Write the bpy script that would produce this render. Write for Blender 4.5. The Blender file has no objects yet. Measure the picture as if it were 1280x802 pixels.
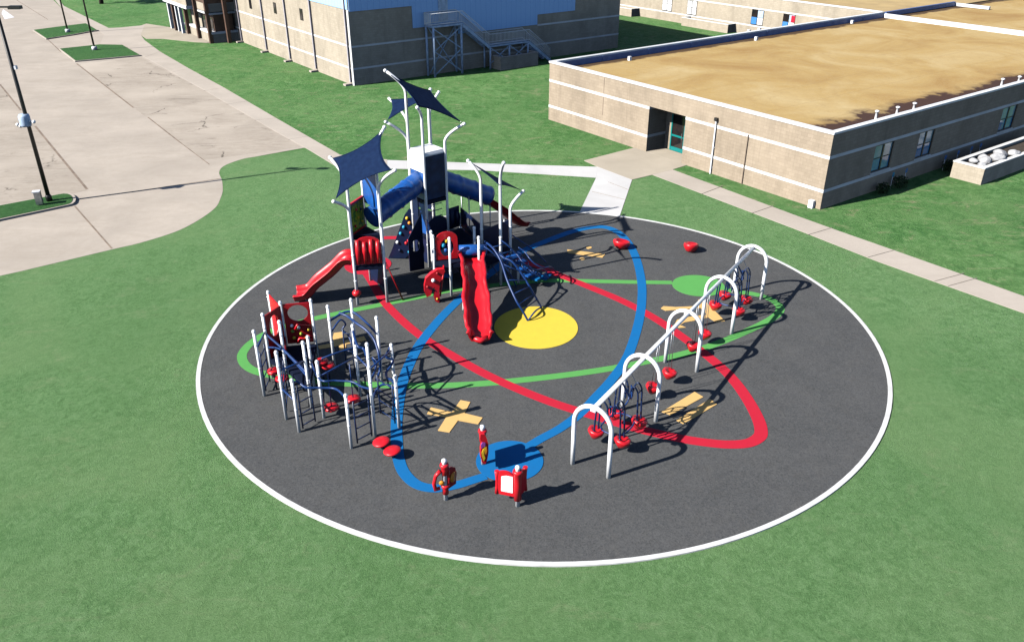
import bpy, bmesh, math, random
from mathutils import Vector, Matrix
random.seed(7)
SC = bpy.context.scene
COL = SC.collection
R = math.radians

# ---------------------------------------------------------------- camera
FPX, PITCH, CH = 1030.0, 0.4928467, 16.5
cam = bpy.data.objects.new('camera', bpy.data.cameras.new('camera'))
COL.objects.link(cam)
cam.location = (0, 0, CH)
cam.rotation_euler = (math.pi/2 - PITCH, 0, 0)
cam.data.sensor_width = 36
cam.data.lens = FPX/1280*36
cam.data.clip_end = 2000
SC.camera = cam
SC.render.resolution_x, SC.render.resolution_y = 1024, 641

# ---------------------------------------------------------------- light
SUN_DIR = R(25.5)          # direction in which shadows fall, from +x
SUN_EL = R(35.5)
w = bpy.data.worlds.new("World"); SC.world = w; w.use_nodes = True
nt = w.node_tree
bg = nt.nodes['Background']
sky = nt.nodes.new('ShaderNodeTexSky'); sky.sky_type = 'NISHITA'; sky.sun_disc = False
sky.sun_elevation = SUN_EL
sx, sy = -math.cos(SUN_DIR), -math.sin(SUN_DIR)      # where the sun stands
sky.sun_rotation = math.atan2(sx, sy)
sky.ozone_density = 2.0; sky.air_density = .6; sky.dust_density = .2
nt.links.new(sky.outputs[0], bg.inputs[0])
bg.inputs[1].default_value = 0.075
sun = bpy.data.objects.new('sun', bpy.data.lights.new('sun', 'SUN'))
COL.objects.link(sun)
sun.data.energy = 5.0
sun.data.angle = R(0.5)
sun.data.color = (1, 0.965, 0.91)
sv = Vector((sx*math.cos(SUN_EL), sy*math.cos(SUN_EL), math.sin(SUN_EL)))
sun.rotation_euler = sv.to_track_quat('Z', 'Y').to_euler()
sun.location = sv*60
SC.view_settings.view_transform = 'Standard'
SC.view_settings.look = 'None'
SC.view_settings.exposure = 0.85
SC.view_settings.gamma = 1
SC.render.engine = 'CYCLES'
SC.cycles.diffuse_bounces = 0

# ---------------------------------------------------------------- survey helpers
FW = Vector((0, math.cos(PITCH), -math.sin(PITCH)))
UP = Vector((0, math.sin(PITCH), math.cos(PITCH)))
RT = Vector((1, 0, 0))
EYE = Vector((0, 0, CH))
def ray(x, y): return FW + RT*((x-640)/FPX) - UP*((y-401)/FPX)
def G(x, y, z=0.0):
    d = ray(x, y); return EYE + d*((z-CH)/d.z)
def G2(x, y, z=0.0):
    p = G(x, y, z); return (p.x, p.y)
def W(x, y, O, d):
    """point of the vertical plane through O along d"""
    n = Vector((-d[1], d[0], 0)); r = ray(x, y)
    return EYE + r*((Vector((O[0], O[1], 0))-EYE).dot(n)/r.dot(n))

# ---------------------------------------------------------------- materials
def mat(name, col, rough=.6, col2=None, scale=4, detail=4, bump=0, bscale=30, metal=0, coat=0, spec=None, alpha=None, f0=.35, f1=.65):
    m = bpy.data.materials.new(name); m.use_nodes = True
    n, l = m.node_tree.nodes, m.node_tree.links
    b = n['Principled BSDF']
    b.inputs['Base Color'].default_value = (*col, 1)
    b.inputs['Roughness'].default_value = rough
    b.inputs['Metallic'].default_value = metal
    if coat: b.inputs['Coat Weight'].default_value = coat
    if spec is not None: b.inputs['Specular IOR Level'].default_value = spec
    tc = n.new('ShaderNodeTexCoord')
    if col2 is not None:
        t = n.new('ShaderNodeTexNoise'); t.inputs['Scale'].default_value = scale; t.inputs['Detail'].default_value = detail
        l.new(tc.outputs['Object'], t.inputs['Vector'])
        r = n.new('ShaderNodeValToRGB'); r.color_ramp.elements[0].position = f0; r.color_ramp.elements[1].position = f1
        r.color_ramp.elements[0].color = (*col, 1); r.color_ramp.elements[1].color = (*col2, 1)
        l.new(t.outputs['Fac'], r.inputs[0]); l.new(r.outputs[0], b.inputs['Base Color'])
    if bump:
        t2 = n.new('ShaderNodeTexNoise'); t2.inputs['Scale'].default_value = bscale; t2.inputs['Detail'].default_value = 3
        l.new(tc.outputs['Object'], t2.inputs['Vector'])
        bp = n.new('ShaderNodeBump'); bp.inputs['Strength'].default_value = bump; bp.inputs['Distance'].default_value = .05
        l.new(t2.outputs['Fac'], bp.inputs['Height']); l.new(bp.outputs[0], b.inputs['Normal'])
    return m

class NG:
    """small node-building aid"""
    def __init__(s, name, rough=.8):
        s.m = bpy.data.materials.new(name); s.m.use_nodes = True
        s.n, s.l = s.m.node_tree.nodes, s.m.node_tree.links
        s.b = s.n['Principled BSDF']; s.b.inputs['Roughness'].default_value = rough
        s.b.inputs['Specular IOR Level'].default_value = .25
        s.tc = s.n.new('ShaderNodeTexCoord')
    def vec(s, sc=(1, 1, 1), rz=0, out='Object'):
        mp = s.n.new('ShaderNodeMapping'); mp.inputs['Scale'].default_value = sc; mp.inputs['Rotation'].default_value = (0, 0, rz)
        s.l.new(s.tc.outputs[out], mp.inputs[0]); return mp.outputs[0]
    def noise(s, v, scale, detail=5, rough=.6, dist=0):
        t = s.n.new('ShaderNodeTexNoise'); t.inputs['Scale'].default_value = scale; t.inputs['Detail'].default_value = detail
        t.inputs['Roughness'].default_value = rough; t.inputs['Distortion'].default_value = dist
        s.l.new(v, t.inputs['Vector']); return t.outputs['Fac']
    def ramp(s, fac, *stops):
        r = s.n.new('ShaderNodeValToRGB'); e = r.color_ramp.elements
        while len(e) < len(stops): e.new(.5)
        for k, (p, c) in enumerate(stops):
            e[k].position = p; e[k].color = (*c, 1) if len(c) == 3 else c
        s.l.new(fac, r.inputs[0]); return r.outputs[0]
    def g(s, fac, a, b): return s.ramp(fac, (a, (0, 0, 0)), (b, (1, 1, 1)))
    def mix(s, fac, a, b, mode='MIX'):
        x = s.n.new('ShaderNodeMix'); x.data_type = 'RGBA'; x.blend_type = mode
        for i, q in ((0, fac), (6, a), (7, b)):
            if isinstance(q, (int, float)): x.inputs[i].default_value = q
            elif isinstance(q, tuple): x.inputs[i].default_value = (*q, 1)
            else: s.l.new(q, x.inputs[i])
        return x.outputs[2]
    def math(s, op, a, b=0.0):
        x = s.n.new('ShaderNodeMath'); x.operation = op
        for i, q in ((0, a), (1, b)):
            if isinstance(q, (int, float)): x.inputs[i].default_value = q
            else: s.l.new(q, x.inputs[i])
        return x.outputs[0]
    def sep(s, v):
        x = s.n.new('ShaderNodeSeparateXYZ'); s.l.new(v, x.inputs[0]); return x.outputs
    def bump(s, h, st=.3, d=.05):
        bp = s.n.new('ShaderNodeBump'); bp.inputs['Strength'].default_value = st; bp.inputs['Distance'].default_value = d
        s.l.new(h, bp.inputs['Height']); s.l.new(bp.outputs[0], s.b.inputs['Normal'])
    def out(s, c): s.l.new(c, s.b.inputs['Base Color']); return s.m

def grass_mat(name, c1, c2, c3, dry, dryamt, mottle=1.0):
    """c1 dark, c2 mid, c3 pale tufts; clumps, blades-scale grain, mown streaks and dry patches"""
    g = NG(name, .95); v = g.vec()
    a = g.ramp(g.noise(v, 2.1*mottle, 9, .78, 1.4), (.40, c1), (.50, c2), (.60, c3))
    cl = g.noise(g.vec((1, .6, 1), .7), 4.2*mottle, 8, .8, 2.2)
    a = g.mix(g.ramp(cl, (.53, (0, 0, 0)), (.62, (.8, .8, .8))), a, tuple(x*1.2 for x in c3))
    a = g.mix(g.ramp(cl, (.37, (.8, .8, .8)), (.46, (0, 0, 0))), a, tuple(x*.72 for x in c1))
    big = g.noise(v, .11, 4, .55, .6)
    a = g.mix(g.ramp(big, (.40, (0, 0, 0)), (.66, (.42, .42, .42))), a, c1)
    a = g.mix(g.ramp(g.noise(g.vec((1, .28, 1), .9), .35, 5, .7, 1.2), (.5, (0, 0, 0)), (.75, (.4, .4, .4))), a, c3)
    fine = g.noise(v, 17, 6, .8, .3)
    a = g.mix(g.ramp(g.noise(g.vec((1, .7, 1), .3), .16, 4, .6, 1), (.45, (0, 0, 0)), (.68, (.5, .5, .5))), a, (c3[0]*1.10, c3[1]*.98, c3[2]*.97))
    a = g.mix(.24, a, g.ramp(fine, (.3, tuple(x*.35 for x in c1)), (.5, c2), (.7, tuple(min(1, x*1.7) for x in c3))))
    d = g.math('MULTIPLY', g.g(g.noise(g.vec((1, 1.8, 1), .6), .36, 8, .72, 1.8), .55, .70), dryamt)
    d = g.math('MULTIPLY', d, g.g(g.noise(v, 3, 6, .8), .35, .6))
    a = g.mix(d, a, dry)
    g.bump(g.noise(v, 24, 6, .85), .9, .10)
    return g.out(a)
M = {}
M['turf'] = grass_mat('turf', (.080, .186, .058), (.122, .244, .086), (.170, .302, .126), (.25, .31, .16), .55)
M['lawn'] = grass_mat('lawn', (.032, .124, .025), (.080, .205, .052), (.160, .290, .108), (.33, .30, .18), 1.0, .5)
M['island'] = grass_mat('island', (.02, .08, .018), (.035, .12, .028), (.06, .16, .045), (.10, .12, .05), .3)

def concrete_mat(name, base, stain, bays=False, rz=0):
    g = NG(name, .9); v = g.vec()
    n1 = g.noise(v, .25, 6, .6, .5); n2 = g.noise(v, 3, 6, .7)
    a = g.mix(g.g(n1, .35, .7), base, tuple(x*.80 for x in base))
    a = g.mix(g.ramp(g.noise(g.vec((.35, 1, 1), .9), .7, 8, .72, 1.5), (.48, (0, 0, 0)), (.75, (.55, .55, .55))), a, stain)
    a = g.mix(g.ramp(n2, (.3, (0, 0, 0)), (.8, (.35, .35, .35))), a, stain)
    a = g.mix(g.ramp(g.noise(v, 40, 3), (.4, (0, 0, 0)), (.8, (.18, .18, .18))), a, (.2, .18, .16))
    if bays:
        st = g.noise(g.vec((.30, .9, 1), rz), .9, 8, .7, 2.2)
        a = g.mix(g.ramp(st, (.40, (0, 0, 0)), (.66, (.7, .7, .7))), a, tuple(.5*p+.5*q for p, q in zip(base, stain)))
        a0 = a
        a = g.mix(g.ramp(g.noise(g.vec((.22, .7, 1), rz), .8, 7, .72, 2.5), (.56, (0, 0, 0)), (.7, (.55, .55, .55))), a, tuple(q*.6 for q in stain))
        a = g.mix(g.g(g.noise(v, .10, 3, .5), .53, .70), a, base)
        vo = g.n.new('ShaderNodeTexVoronoi'); vo.feature = 'DISTANCE_TO_EDGE'; vo.inputs['Scale'].default_value = .22
        wv = g.n.new('ShaderNodeVectorMath'); wv.operation = 'ADD'
        nn = g.n.new('ShaderNodeTexNoise'); nn.inputs['Scale'].default_value = 1.2; nn.inputs['Detail'].default_value = 5
        g.l.new(v, nn.inputs[0]); g.l.new(v, wv.inputs[0]); g.l.new(nn.outputs['Color'], wv.inputs[1]); g.l.new(wv.outputs[0], vo.inputs['Vector'])
        cr = g.ramp(vo.outputs['Distance'], (.0, (1, 1, 1)), (.014, (0, 0, 0)))
        mk = g.g(g.noise(v, .28, 3), .53, .60)
        a = g.mix(g.math('MULTIPLY', cr, mk), a, (.09, .075, .06))
    g.bump(g.noise(v, 18, 5, .8), .15, .02)
    return g.out(a)
M['lot'] = concrete_mat('lot_concrete', (.475, .415, .35), (.33, .28, .225), False)
M['bays'] = concrete_mat('bay_concrete', (.47, .41, .342), (.21, .17, .13), True, -R(20))
M['walk'] = concrete_mat('walk_concrete', (.50, .44, .375), (.40, .345, .29))
M['plaza'] = concrete_mat('plaza_concrete', (.47, .41, .325), (.38, .33, .255))
M['newwalk'] = concrete_mat('new_concrete', (.62, .61, .60), (.52, .51, .49))

g = NG('rubber_surface', .88); v = g.vec()
a = g.ramp(g.noise(v, .5, 6, .65, .4), (.3, (.050, .053, .056)), (.7, (.076, .077, .078)))
a = g.mix(g.ramp(g.noise(v, 14, 7, .9), (.42, (0, 0, 0)), (.62, (.75, .75, .75))), a, (.125, .125, .122))
a = g.mix(g.ramp(g.noise(v, 19, 6, .9), (.38, (.75, .75, .75)), (.48, (0, 0, 0))), a, (.018, .018, .019))
a = g.mix(g.ramp(g.noise(v, .9, 6, .75, 1.2), (.52, (0, 0, 0)), (.72, (.30, .30, .30))), a, (.115, .110, .100))
a = g.mix(g.ramp(g.noise(v, 2.2, 6, .7, 1), (.48, (0, 0, 0)), (.75, (.35, .35, .35))), a, (.050, .048, .043))
xs, ys, zs = g.sep(v)
sm = g.math('PINGPONG', g.math('ADD', xs, g.math('MULTIPLY', g.noise(v, .4, 2), .15)), 3.1)
a = g.mix(g.ramp(sm, (.0, (.45, .45, .45)), (.012, (0, 0, 0))), a, (.04, .04, .04))
g.bump(g.noise(v, 60, 3, .8), .3, .02); M['rubber'] = g.out(a)

def paint_mat(name, c):
    g = NG(name, .8); v = g.vec()
    a = g.mix(g.ramp(g.noise(v, 3, 6, .7), (.35, (0, 0, 0)), (.8, (.35, .35, .35))), c, tuple(x*.70+.012 for x in c))
    a = g.mix(g.ramp(g.noise(v, 16, 7, .9), (.55, (0, 0, 0)), (.72, (.4, .4, .4))), a, tuple(x*.45+.02 for x in c))
    a = g.mix(g.ramp(g.noise(v, 35, 4, .8), (.35, (0, 0, 0)), (.85, (.25, .25, .25))), a, tuple(x*.5 for x in c))
    g.bump(g.noise(v, 60, 3, .8), .2, .02)
    return g.out(a)
M['p_blue'] = paint_mat('blue_rubber', (.001, .135, .37))
M['p_red'] = paint_mat('red_rubber', (.50, .012, .034))
M['p_green'] = paint_mat('green_rubber', (.10, .35, .085))
M['p_yellow'] = paint_mat('yellow_rubber', (.70, .52, .055))
M['p_tan'] = paint_mat('tan_rubber', (.68, .43, .16))
M['kerb'] = mat('white_kerb', (.68, .68, .67), .8, (.54, .54, .52), 2, bump=.1)
M['mark'] = mat('road_paint', (.75, .74, .78), .8, (.6, .58, .6), 5)
M['pavejoint'] = mat('pavement_joint', (.34, .29, .24), .95, (.28, .24, .2), 1.2)
M['joint'] = mat('joint_filler_and_shadow', (.16, .12, .09), .95, (.26, .2, .15), 1.2)  # also the dark of the pole shadow painted on the lot
M['white'] = mat('white_powdercoat', (.93, .93, .94), .35, (.87, .88, .89), 3, coat=.3)
M['red'] = mat('red_plastic', (.62, .010, .020), .38, (.52, .008, .016), 3, bump=.06, bscale=6, coat=.2)
M['dred'] = mat('dark_and_shaded_red_plastic', (.36, .006, .012), .45, (.26, .006, .01), 3, bump=.06, bscale=6)  # darker copy of red; on climber panels it puts shade into the colour
M['blue'] = mat('blue_plastic', (.010, .095, .36), .4, (.008, .065, .26), 3, coat=.2, bump=.05, bscale=7)
M['navy'] = mat('navy_plastic', (.005, .013, .05), .45, (.004, .010, .038), 3, bump=.05, bscale=8, spec=.35)
M['bluepipe'] = mat('blue_pipe', (.006, .038, .155), .4, col2=(.004, .028, .12), scale=5)
M['navypipe'] = mat('navy_pipe', (.005, .020, .075), .4, col2=(.004, .016, .06), scale=5)
M['sail'] = mat('sail_fabric', (.0035, .013, .046), .85, (.006, .019, .06), 5, bump=.15, bscale=40, spec=.12)
M['navygloss'] = mat('navy_gloss', (.003, .012, .045), .4, (.010, .032, .10), 2.5, bump=.5, bscale=2.2, spec=.25)
M['deckm'] = mat('deck_coating', (.004, .008, .022), .8, (.006, .01, .03), 6, spec=.15)
M['yellow'] = mat('yellow_plastic', (.72, .50, .03), .4, (.66, .44, .03))
M['orange'] = mat('orange_plastic', (.75, .28, .02), .4, (.66, .22, .02))
M['lime'] = mat('lime_plastic', (.42, .48, .03), .4, (.08, .22, .03), 6, f0=.48, f1=.55)
M['cyan'] = mat('cyan_plastic', (.02, .35, .55), .4, (.02, .3, .5))
M['purple'] = mat('purple_plastic', (.30, .08, .38), .4, (.24, .06, .3))
M['chain'] = mat('steel_chain', (.35, .36, .38), .35, metal=.8, col2=(.25, .26, .28), scale=9)
M['blackpole'] = mat('black_paint', (.004, .004, .005), .5, (.008, .007, .007), 3)
M['glass'] = mat('window_glass', (.05, .22, .42), .08, spec=.9, col2=(.07, .26, .46), scale=1)  # blue sky reflection painted into the lower panes
M['glass2'] = mat('window_glass_reflection', (.30, .46, .54), .12, spec=.9, col2=(.22, .38, .40), scale=1)  # upper panes: paler reflection painted into the glass colour
M['darkglass'] = mat('dark_glass', (.010, .012, .014), .08, spec=.8, col2=(.03, .02, .018), scale=2)
M['teal'] = mat('teal_frame', (.004, .21, .20), .4, (.004, .18, .17))
M['darkframe'] = mat('dark_frame', (.012, .012, .014), .5, (.02, .018, .016))
M['coping'] = mat('white_coping', (.78, .79, .80), .5, (.66, .66, .66), 1.2)
M['stripe'] = mat('white_block_band', (.72, .72, .70), .8, (.6, .59, .56), .8)
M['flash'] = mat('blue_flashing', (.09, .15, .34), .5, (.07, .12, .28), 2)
M['steel'] = mat('galvanised_blue', (.50, .62, .78), .45, (.34, .45, .58), 3)
M['rock'] = mat('pale_rock', (.46, .46, .46), .9, (.28, .28, .29), 3, bump=.9, bscale=6)
M['soil'] = mat('dark_soil', (.035, .025, .018), .95, (.06, .045, .03), 5, bump=.5, bscale=10)
M['bark'] = mat('bark', (.06, .04, .028), .95, (.03, .02, .015), 6, bump=.8, bscale=15)
M['leaf'] = mat('leaf', (.035, .085, .02), .8, (.07, .13, .03), 1.2)
M['spout'] = mat('mauve_downspout', (.46, .43, .46), .5, (.38, .35, .38), 2)
M['shrub'] = mat('shrub_leaf', (.02, .045, .015), .8, (.04, .07, .02), 3)
M['skyblue'] = mat('sky_blue_plastic', (.05, .22, .55), .5, (.05, .2, .5))
M['brown'] = mat('brown_panel', (.12, .065, .045), .7, (.08, .045, .03), 1.5)

def brick_mat(name, c1, c2, mortar, rz, bw=.4, bh=.2):
    """block work; rz turns the texture so that X runs along the wall"""
    g = NG(name, .92); v = g.vec((1, 1, 1), rz)
    x, y, z = g.sep(v)
    cb = g.n.new('ShaderNodeCombineXYZ'); g.l.new(g.math('ADD', x, y), cb.inputs[0]); g.l.new(z, cb.inputs[1])
    br = g.n.new('ShaderNodeTexBrick'); br.inputs['Color1'].default_value = (*c1, 1); br.inputs['Color2'].default_value = (*c2, 1)
    br.inputs['Mortar'].default_value = (*mortar, 1); br.inputs['Scale'].default_value = 1
    br.inputs['Mortar Size'].default_value = .008; br.inputs['Brick Width'].default_value = bw; br.inputs['Row Height'].default_value = bh
    g.l.new(cb.outputs[0], br.inputs['Vector'])
    st = g.noise(g.vec((1, 1, .25)), .8, 6, .65, .3)
    a = g.mix(g.ramp(st, (.42, (0, 0, 0)), (.72, (.5, .5, .5))), br.outputs['Color'], tuple(q*.55 for q in c2))
    a = g.mix(g.ramp(g.noise(g.vec((1, 1, .08)), 2.2, 5, .7), (.56, (0, 0, 0)), (.72, (.35, .35, .35))), a, tuple(q*.5 for q in c2))
    a = g.mix(g.ramp(g.noise(v, 9, 5, .8), (.45, (0, 0, 0)), (.7, (.3, .3, .3))), a, tuple(q*.6 for q in c1))
    a = g.mix(g.ramp(g.noise(v, .35, 4), (.4, (0, 0, 0)), (.7, (.3, .3, .3))), a, tuple(min(1, q*1.2) for q in c1))
    return g.out(a)
ANG = R(36.4)
U = Vector((math.cos(ANG), math.sin(ANG), 0)); V = Vector((-math.sin(ANG), math.cos(ANG), 0))
M['brick'] = brick_mat('tan_block', (.375, .305, .226), (.32, .26, .19), (.255, .205, .15), -ANG)
M['brick2'] = brick_mat('sand_block', (.43, .375, .29), (.37, .32, .245), (.31, .27, .21), -ANG)

g = NG('metal_siding', .45); v = g.vec((1, 1, 1), -ANG); x, y, z = g.sep(v)
s_ = g.math('ADD', x, y)
rib = g.math('ABSOLUTE', g.math('SINE', g.math('MULTIPLY', s_, math.pi/.6)))
a = g.mix(g.ramp(rib, (.0, (.8, .8, .8)), (.18, (0, 0, 0))), (.36, .60, .93), (.24, .45, .80))
a = g.mix(g.ramp(g.noise(g.vec((1, 1, .1)), 1.2, 4), (.4, (0, 0, 0)), (.8, (.3, .3, .3))), a, (.30, .53, .88))
g.bump(rib, .3, .03); M['siding'] = g.out(a)

# ---------------------------------------------------------------- mesh builder
def V3(p): return Vector((p[0], p[1], p[2] if len(p) > 2 else 0))
class MB:
    def __init__(s): s.bm = bmesh.new()
    def face(s, vs, smooth=False):
        try:
            f = s.bm.faces.new(vs); f.smooth = smooth; return f
        except ValueError: return None
    def box(s, c, size, rz=0, tilt=None):
        m = Matrix.Translation(V3(c)) @ Matrix.Rotation(rz, 4, 'Z')
        if tilt is not None: m = m @ tilt
        x, y, z = [q/2 for q in size]
        vs = [s.bm.verts.new(m @ Vector(p)) for p in ((-x,-y,-z),(x,-y,-z),(x,y,-z),(-x,y,-z),(-x,-y,z),(x,-y,z),(x,y,z),(-x,y,z))]
        for q in ((0,3,2,1),(4,5,6,7),(0,1,5,4),(1,2,6,5),(2,3,7,6),(3,0,4,7)): s.face([vs[i] for i in q])
        return s
    def obox(s, O, ex, ey, a, b, z0, z1):
        """box in frame O, ex, ey: a=(x0,x1), b=(y0,y1)"""
        O = V3(O); vs = []
        for z in (z0, z1):
            for (i, j) in ((0,0),(1,0),(1,1),(0,1)):
                p = O + ex*a[i] + ey*b[j]; vs.append(s.bm.verts.new((p.x, p.y, z)))
        for q in ((0,3,2,1),(4,5,6,7),(0,1,5,4),(1,2,6,5),(2,3,7,6),(3,0,4,7)): s.face([vs[i] for i in q])
        return s
    def bar(s, p, q, w, h):
        """rectangular beam from p to q"""
        p, q = V3(p), V3(q); d = (q-p).normalized()
        side = d.cross(Vector((0,0,1)));
        if side.length < 1e-4: side = Vector((1,0,0))
        side.normalize(); up = side.cross(d)
        vs = []
        for e in (p, q):
            for (i, j) in ((-1,-1),(1,-1),(1,1),(-1,1)): vs.append(s.bm.verts.new(e + side*(i*w/2) + up*(j*h/2)))
        for f in ((0,3,2,1),(4,5,6,7),(0,1,5,4),(1,2,6,5),(2,3,7,6),(3,0,4,7)): s.face([vs[i] for i in f])
        return s
    def tube(s, pts, r, seg=12, caps=True):
        pts = [V3(p) for p in pts]; n = len(pts)
        rs = r if isinstance(r, (list, tuple)) else [r]*n
        rings = []; ref = None
        for i, p in enumerate(pts):
            t = (pts[min(i+1, n-1)] - pts[max(i-1, 0)]).normalized()
            if ref is None:
                ref = Vector((0,0,1)) if abs(t.z) < .9 else Vector((1,0,0))
            a = (ref - t*ref.dot(t)).normalized(); ref = a; b = t.cross(a)
            rings.append([s.bm.verts.new(p + (a*math.cos(k*2*math.pi/seg) + b*math.sin(k*2*math.pi/seg))*rs[i]) for k in range(seg)])
        for i in range(n-1):
            for k in range(seg):
                s.face([rings[i][k], rings[i][(k+1)%seg], rings[i+1][(k+1)%seg], rings[i+1][k]], True)
        if caps: s.face(rings[0][::-1]); s.face(rings[-1])
        return s
    def lathe(s, prof, c=(0,0,0), seg=24, mtx=None, sx=1, sy=1):
        m = Matrix.Translation(V3(c)) @ (mtx or Matrix())
        rings = []
        for r, z in prof:
            if r < 1e-5: rings.append([s.bm.verts.new(m @ Vector((0,0,z)))])
            else: rings.append([s.bm.verts.new(m @ Vector((r*sx*math.cos(k*2*math.pi/seg), r*sy*math.sin(k*2*math.pi/seg), z))) for k in range(seg)])
        for a, b in zip(rings, rings[1:]):
            for k in range(seg):
                k2 = (k+1) % seg
                if len(a) == 1 and len(b) > 1: s.face([a[0], b[k2], b[k]][::-1], True)
                elif len(b) == 1 and len(a) > 1: s.face([a[k], a[k2], b[0]], True)
                elif len(a) > 1: s.face([a[k], a[k2], b[k2], b[k]], True)
        return s
    def ball(s, c, r, sz=1, seg=14):
        return s.lathe([(r*math.sin(math.pi*i/8), -r*sz*math.cos(math.pi*i/8)) for i in range(9)], c, seg)
    def prism(s, poly, z0, z1):
        a = [s.bm.verts.new((p[0], p[1], z0)) for p in poly]; b = [s.bm.verts.new((p[0], p[1], z1)) for p in poly]
        ar = sum(p[0]*q[1]-q[0]*p[1] for p, q in zip(poly, poly[1:]+poly[:1]))
        if ar < 0: a.reverse(); b.reverse()
        s.face(a[::-1]); s.face(b); n = len(a)
        for i in range(n): s.face([a[i], a[(i+1)%n], b[(i+1)%n], b[i]])
        return s
    def ribbon(s, pts, ws, z0, z1):
        """painted line of given widths as a very flat closed strip"""
        n = len(pts); L = []
        for i in range(n):
            p0, p1 = pts[max(i-1,0)], pts[min(i+1,n-1)]
            t = Vector((p1[0]-p0[0], p1[1]-p0[1])).normalized(); nn = Vector((-t.y, t.x))*ws[i]/2
            q = Vector((pts[i][0], pts[i][1]))
            L.append([s.bm.verts.new((q.x+nn.x*sg, q.y+nn.y*sg, z)) for sg, z in ((1,z1),(-1,z1),(-1,z0),(1,z0))])
        for a, b in zip(L, L[1:]):
            for i, j in ((0,1),(1,2),(3,0)): s.face([a[i], a[j], b[j], b[i]])
        return s
    def plate(s, O, ex, ey, poly, th, hole=None, N=48):
        """flat plate in plane O+x*ex+y*ey, thickness th, optional elliptical hole (cx,cy,rx,ry)"""
        O, ex, ey = V3(O), V3(ex), V3(ey); n = ex.cross(ey).normalized()*(th/2)
        P = lambda x, y, sg: s.bm.verts.new(O + ex*x + ey*y + n*sg)
        if not hole:
            a = [P(x, y, 1) for x, y in poly]; b = [P(x, y, -1) for x, y in poly]; k = len(a)
            s.face(a); s.face(b[::-1])
            for i in range(k): s.face([a[i], b[i], b[(i+1)%k], a[(i+1)%k]])
            return s
        cx, cy, rx, ry = hole
        angs = sorted([2*math.pi*i/N for i in range(N)] + [math.atan2(y-cy, x-cx) % (2*math.pi) for x, y in poly])
        R4 = []
        for A in angs:
            dx, dy = math.cos(A), math.sin(A); best = None
            for (x0, y0), (x1, y1) in zip(poly, poly[1:]+poly[:1]):
                den = dx*(y1-y0) - dy*(x1-x0)
                if abs(den) < 1e-9: continue
                t = ((x0-cx)*(y1-y0) - (y0-cy)*(x1-x0))/den; q = ((x0-cx)*dy - (y0-cy)*dx)/den
                if t > 0 and -1e-6 <= q <= 1+1e-6 and (best is None or t > best): best = t
            ri = 1/math.sqrt((dx/rx)**2 + (dy/ry)**2)
            if best is None: continue
            R4.append([P(cx+dx*best, cy+dy*best, 1), P(cx+dx*ri, cy+dy*ri, 1), P(cx+dx*ri, cy+dy*ri, -1), P(cx+dx*best, cy+dy*best, -1)])
        m = len(R4)
        for i in range(m):
            a, b = R4[i], R4[(i+1) % m]
            for j in range(4): s.face([a[j], a[(j+1)%4], b[(j+1)%4], b[j]])
        return s
    def sweep(s, stations, smooth=True, closed_prof=True):
        """stations: lists of 3D points of equal length"""
        rs = [[s.bm.verts.new(p) for p in st] for st in stations]
        k = len(rs[0])
        for a, b in zip(rs, rs[1:]):
            for i in range(k if closed_prof else k-1): s.face([a[i], a[(i+1)%k], b[(i+1)%k], b[i]], smooth)
        if closed_prof: s.face(rs[0][::-1]); s.face(rs[-1])
        return s
    def build(s, name, m, parent=None, kind=None, normals=True):
        if normals: bmesh.ops.recalc_face_normals(s.bm, faces=s.bm.faces[:])
        me = bpy.data.meshes.new(name)
        if parent is not None:
            off = Vector((0,0,0)); q = parent
            while q is not None: off += q.location; q = q.parent
            bmesh.ops.translate(s.bm, verts=s.bm.verts[:], vec=-off)
        s.bm.to_mesh(me); s.bm.free()
        me.materials.append(m)
        o = bpy.data.objects.new(name, me); COL.objects.link(o)
        if parent is not None: o.parent = parent
        if kind: o['kind'] = kind
        return o

def thing(name, label, cat, loc=(0,0,0), group=None, rz=0):
    o = bpy.data.objects.new(name, None); COL.objects.link(o)
    o.location = V3(loc); o.rotation_euler = (0, 0, rz); o['label'] = label; o['category'] = cat
    o.empty_display_size = .3
    if group: o['group'] = group
    return o
def tag(o, label, cat, group=None):
    o['label'] = label; o['category'] = cat
    if group: o['group'] = group
    return o
def dup(o, loc, rz, label, parent=None):
    c = o.copy(); COL.objects.link(c); c.parent = parent
    if parent is None:
        c.location = V3(loc); c.rotation_euler = (0, 0, rz); c['label'] = label
    for ch in list(o.children): dup(ch, None, 0, None, c)
    return c

def spline(pts, sub=8, closed=False):
    pts = [Vector(p) for p in pts]; n = len(pts); out = []
    rng = n if closed else n-1
    for i in range(rng):
        if closed: p0, p1, p2, p3 = pts[(i-1)%n], pts[i], pts[(i+1)%n], pts[(i+2)%n]
        else: p0, p1, p2, p3 = pts[max(i-1,0)], pts[i], pts[i+1], pts[min(i+2,n-1)]
        for k in range(sub):
            t = k/sub
            out.append(.5*((2*p1) + (p2-p0)*t + (2*p0-5*p1+4*p2-p3)*t*t + (3*p1-p0-3*p2+p3)*t**3))
    out.append(pts[0] if closed else pts[-1])
    return out
def gp(L, z=0): return [G2(x, y, z) for x, y in L]
def gspl(L, sub=6): return [(p.x, p.y) for p in spline([G(x, y).to_2d().to_3d() for x, y in L], sub)]
def circ(c, r, n=96, a0=0, ry=None): return [(c[0]+r*math.cos(a0+2*math.pi*i/n), c[1]+(ry or r)*math.sin(a0+2*math.pi*i/n)) for i in range(n)]

# ================================================================ THE SETTING
MB().prism([(-400,-150),(400,-150),(400,500),(-400,500)], -.5, 0).build('ground', M['lawn'], kind='structure')
CX, CY, CR = 1.18, 30.20, 13.62
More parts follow.
